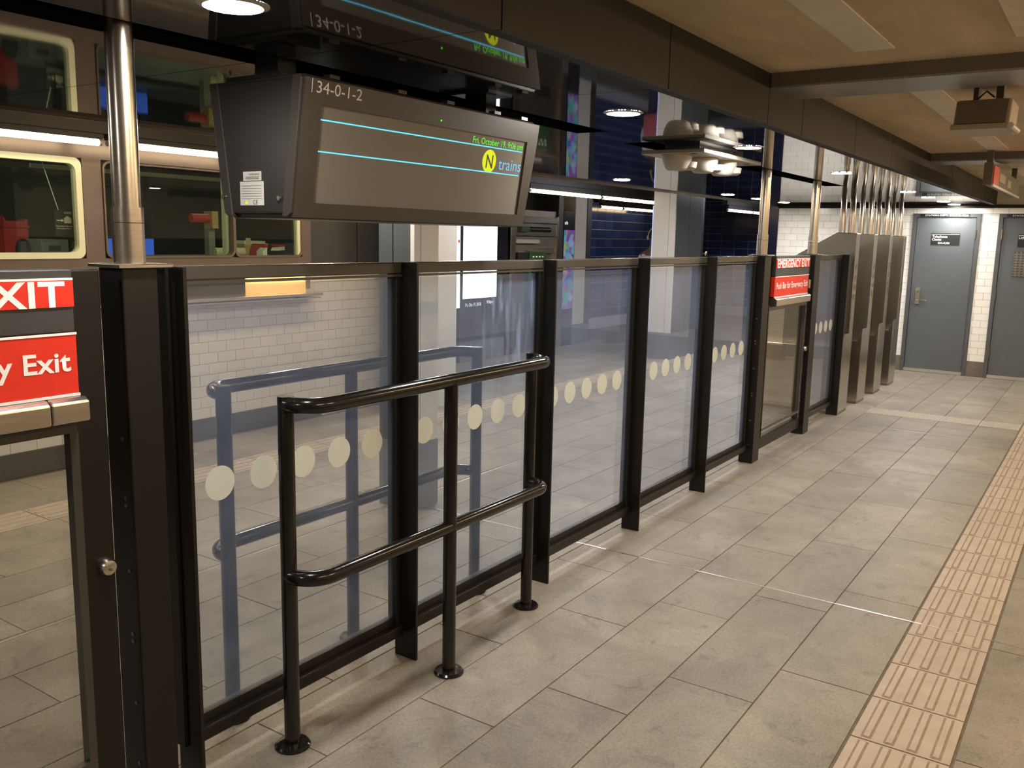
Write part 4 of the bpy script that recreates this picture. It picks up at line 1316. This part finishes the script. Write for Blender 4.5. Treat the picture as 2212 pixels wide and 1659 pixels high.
# ================================================================ TURNSTILES
def turnstile(k, label):
    dx = 0.738*k
    x0, x1, x2 = 8.582+dx, 8.79+dx, 8.915+dx
    t = thing('turnstile', ((x0+x2)/2, 2.4, 0), label, 'turnstile', 'stainless turnstile cabinets with ceiling pipes')
    # low console with sloped top
    MB().prism([(2.055, 0.02), (2.95, 0.02), (2.95, 0.64), (2.105, 0.64), (2.055, 0.755)], 'x', x0, x1).build('console', 'steel_brushed', t, bevel=0.006)
    MB().hexa([(x0+0.01, 2.058, 0.752), (x1-0.01, 2.058, 0.752), (x1-0.01, 2.104, 0.645), (x0+0.01, 2.104, 0.645), (x0+0.01, 2.060, 0.762), (x1-0.01, 2.060, 0.762), (x1-0.01, 2.110, 0.655), (x0+0.01, 2.110, 0.655)]).build('reader_plate', 'steel', t)
    Bx('foot_skirt', 'steel_dark', t, x0+0.004, x2-0.004, 2.062, 2.94, 0, 0.03)
    # tall slab
    sl = MB().prism([(2.058, 0.02), (2.95, 0.02), (2.95, 1.30), (2.62, 1.48), (2.24, 1.705), (2.058, 1.70)], 'x', x1, x2).build('tall_cabinet', 'steel_brushed', t, bevel=0.005)
    for (z, h) in ((1.36, 0.05), (1.26, 0.05), (1.17, 0.04), (1.08, 0.05)):
        Bx('marking', 'steel_dark', sl, x1+0.03, x2-0.03, 2.0565, 2.0585, z, z+h)
    for (y, b) in ((2.13, 0.0), (2.215, 0.03)):
        xm = (x1+x2)/2
        p = MB().tube([(xm, y, 1.70), (xm, y, 1.86)], 0.031, 18).build('pipe_sleeve', 'steel', t, smooth=True)
        MB().tube([(xm, y, 1.86), (xm, y, 1.98), (xm+0.02, y+0.01, 2.03), (xm+0.03, y+0.012, ZC+0.01)], 0.0265, 18).build('pipe', 'steel', t, smooth=True)
    return t
for k, l in enumerate(('first stainless turnstile cabinet, touching the glass fence', 'second stainless turnstile cabinet from the glass fence', 'third stainless turnstile cabinet from the glass fence', 'last stainless turnstile cabinet, nearest the telephone closet door')):
    turnstile(k, l)

# ================================================================ PERSON
def skinned(name, verts, edges, radii, m, parent, sub=2):
    me = bpy.data.meshes.new(name)
    org = world_loc(parent)
    me.from_pydata([tuple(Vector(v)) for v in verts], edges, [])
    o = bpy.data.objects.new(name, me)
    COL.objects.link(o)
    sk = o.modifiers.new('skin', 'SKIN')
    for i, r in enumerate(radii):
        r = r if isinstance(r, tuple) else (r, r)
        me.skin_vertices[0].data[i].radius = r
    me.skin_vertices[0].data[0].use_root = True
    ss = o.modifiers.new('sub', 'SUBSURF')
    ss.levels = ss.render_levels = sub
    dg = bpy.context.evaluated_depsgraph_get()
    res = bpy.data.meshes.new_from_object(o.evaluated_get(dg))
    bpy.data.objects.remove(o, do_unlink=True)
    res.materials.clear()
    res.materials.append(MATS[m])
    for p in res.polygons:
        p.use_smooth = True
    q = bpy.data.objects.new(name, res)
    COL.objects.link(q)
    q.parent = parent
    return q
def person():
    t = thing('person', (12.05, 5.66, 0), 'person in pale lilac top wearing headphones, half hidden by the column', 'person')
    # local frame: facing +x, y to the left
    V = [(0, 0, 0.94), (0, 0, 1.10), (0, 0, 1.28), (0, 0, 1.42), (0.01, 0, 1.50), (0.03, 0, 1.60), (0.035, 0, 1.70),
         (0, 0.095, 0.88), (0.02, 0.10, 0.50), (-0.02, 0.10, 0.09), (0.13, 0.11, 0.045),
         (0, -0.095, 0.88), (0.05, -0.10, 0.50), (0.06, -0.10, 0.09), (0.20, -0.11, 0.045),
         (0, 0.17, 1.38), (-0.03, 0.22, 1.12), (0.04, 0.21, 0.89), (0.06, 0.205, 0.83),
         (0, -0.17, 1.38), (-0.02, -0.22, 1.12), (0.07, -0.21, 0.89), (0.09, -0.205, 0.83)]
    E_ = [(0, 1), (1, 2), (2, 3), (3, 4), (4, 5), (5, 6), (0, 7), (7, 8), (8, 9), (9, 10), (0, 11), (11, 12), (12, 13), (13, 14), (3, 15), (15, 16), (16, 17), (17, 18), (3, 19), (19, 20), (20, 21), (21, 22)]
    Rr = [(0.12, 0.10), (0.115, 0.09), (0.13, 0.10), (0.10, 0.08), 0.052, (0.085, 0.095), (0.075, 0.085),
          0.085, 0.058, 0.040, 0.035, 0.085, 0.058, 0.040, 0.035, 0.055, 0.042, 0.030, 0.028, 0.055, 0.042, 0.030, 0.028]
    body = skinned('body', V, E_, Rr, 'skin', t)
    skinned('shirt', [V[0], V[1], V[2], (0, 0, 1.41), V[15], V[16], (0.0, 0.215, 1.0), V[19], V[20], (0.02, -0.215, 1.0)], [(0, 1), (1, 2), (2, 3), (3, 4), (4, 5), (5, 6), (3, 7), (7, 8), (8, 9)],
            [(0.15, 0.125), (0.142, 0.115), (0.155, 0.122), (0.12, 0.10), 0.075, 0.060, 0.050, 0.075, 0.060, 0.050], 'shirt', t)
    skinned('trousers', [(0, 0, 0.95), V[7], V[8], (-0.02, 0.10, 0.12), V[11], V[12], (0.06, -0.10, 0.12)], [(0, 1), (1, 2), (2, 3), (0, 4), (4, 5), (5, 6)],
            [(0.14, 0.12), 0.105, 0.078, 0.060, 0.105, 0.078, 0.060], 'trousers', t)
    skinned('hair', [(0.0, 0, 1.60), (-0.005, 0, 1.68), (0.02, 0, 1.745)], [(0, 1), (1, 2)], [(0.085, 0.09), (0.092, 0.098), (0.06, 0.07)], 'hair', t)
    skinned('shoe', [(-0.04, 0.10, 0.045), (0.06, 0.105, 0.04), (0.16, 0.11, 0.032)], [(0, 1), (1, 2)], [0.045, 0.045, 0.032], 'black_plastic', t, 1)
    skinned('shoe', [(0.04, -0.10, 0.045), (0.14, -0.105, 0.04), (0.23, -0.11, 0.032)], [(0, 1), (1, 2)], [0.045, 0.045, 0.032], 'black_plastic', t, 1)
    # fingers on both hands
    for s, hx in ((1, 0.065), (-1, 0.095)):
        for k in range(4):
            xx = hx-0.024+0.016*k
            ln = (0.058, 0.068, 0.064, 0.048)[k]
            skinned('finger', [(xx, s*0.205, 0.825), (xx+0.004, s*0.207, 0.825-ln*0.55), (xx+0.012, s*0.203, 0.825-ln)], [(0, 1), (1, 2)], [0.009, 0.008, 0.007], 'skin', t, 1)
        skinned('thumb', [(hx+0.02, s*0.20, 0.845), (hx+0.042, s*0.195, 0.822), (hx+0.048, s*0.193, 0.79)], [(0, 1), (1, 2)], [0.011, 0.009, 0.008], 'skin', t, 1)
    # face
    for s in (1, -1):
        MB().lathe([(0.002, -0.008), (0.012, -0.004), (0.013, 0.004), (0.002, 0.010)], (12.05+0.035, 5.66+s*0.098, 1.625), 10, axis='y').build('ear', 'skin', t, smooth=True)
        MB().lathe([(0.006, -0.003), (0.008, 0.0), (0.003, 0.004)], (12.05+0.118, 5.66+s*0.032, 1.645), 10, axis='x').build('eye', 'hair', t, smooth=True)
        MB().lathe([(0.025, -0.012), (0.036, 0.0), (0.030, 0.014)], (12.05+0.03, 5.66+s*0.108, 1.63), 16, axis='y').build('headphone_cup', 'plastic_white', t, smooth=True)
    MB().prism([(12.155, 1.645), (12.185, 1.602), (12.155, 1.598)], 'y', 5.648, 5.672).build('nose', 'skin', t, bevel=0.003)
    Bx('mouth', 'bag', t, 12.152, 12.162, 5.638, 5.682, 1.566, 1.573)
    MB().tube([(12.08, 5.66+0.115*math.cos(a), 1.63+0.155*math.sin(a)) for a in [math.pi*k/14 for k in range(15)]], 0.007, 8).build('headphone_band', 'plastic_white', t, smooth=True)
    bg = thing('shoulder_bag', (11.85, 5.66, 0.84), 'pinkish red bag carried by the person behind the column', 'bag')
    MB().box(11.78, 11.915, 5.53, 5.79, 0.86, 1.16).build('bag_body', 'bag', bg, bevel=0.03, smooth=True)
    MB().tube([(11.85, 5.57, 1.15), (11.89, 5.60, 1.30), (11.93, 5.62, 1.40)], 0.010, 8).build('bag_strap', 'bag', bg, smooth=True)
person()
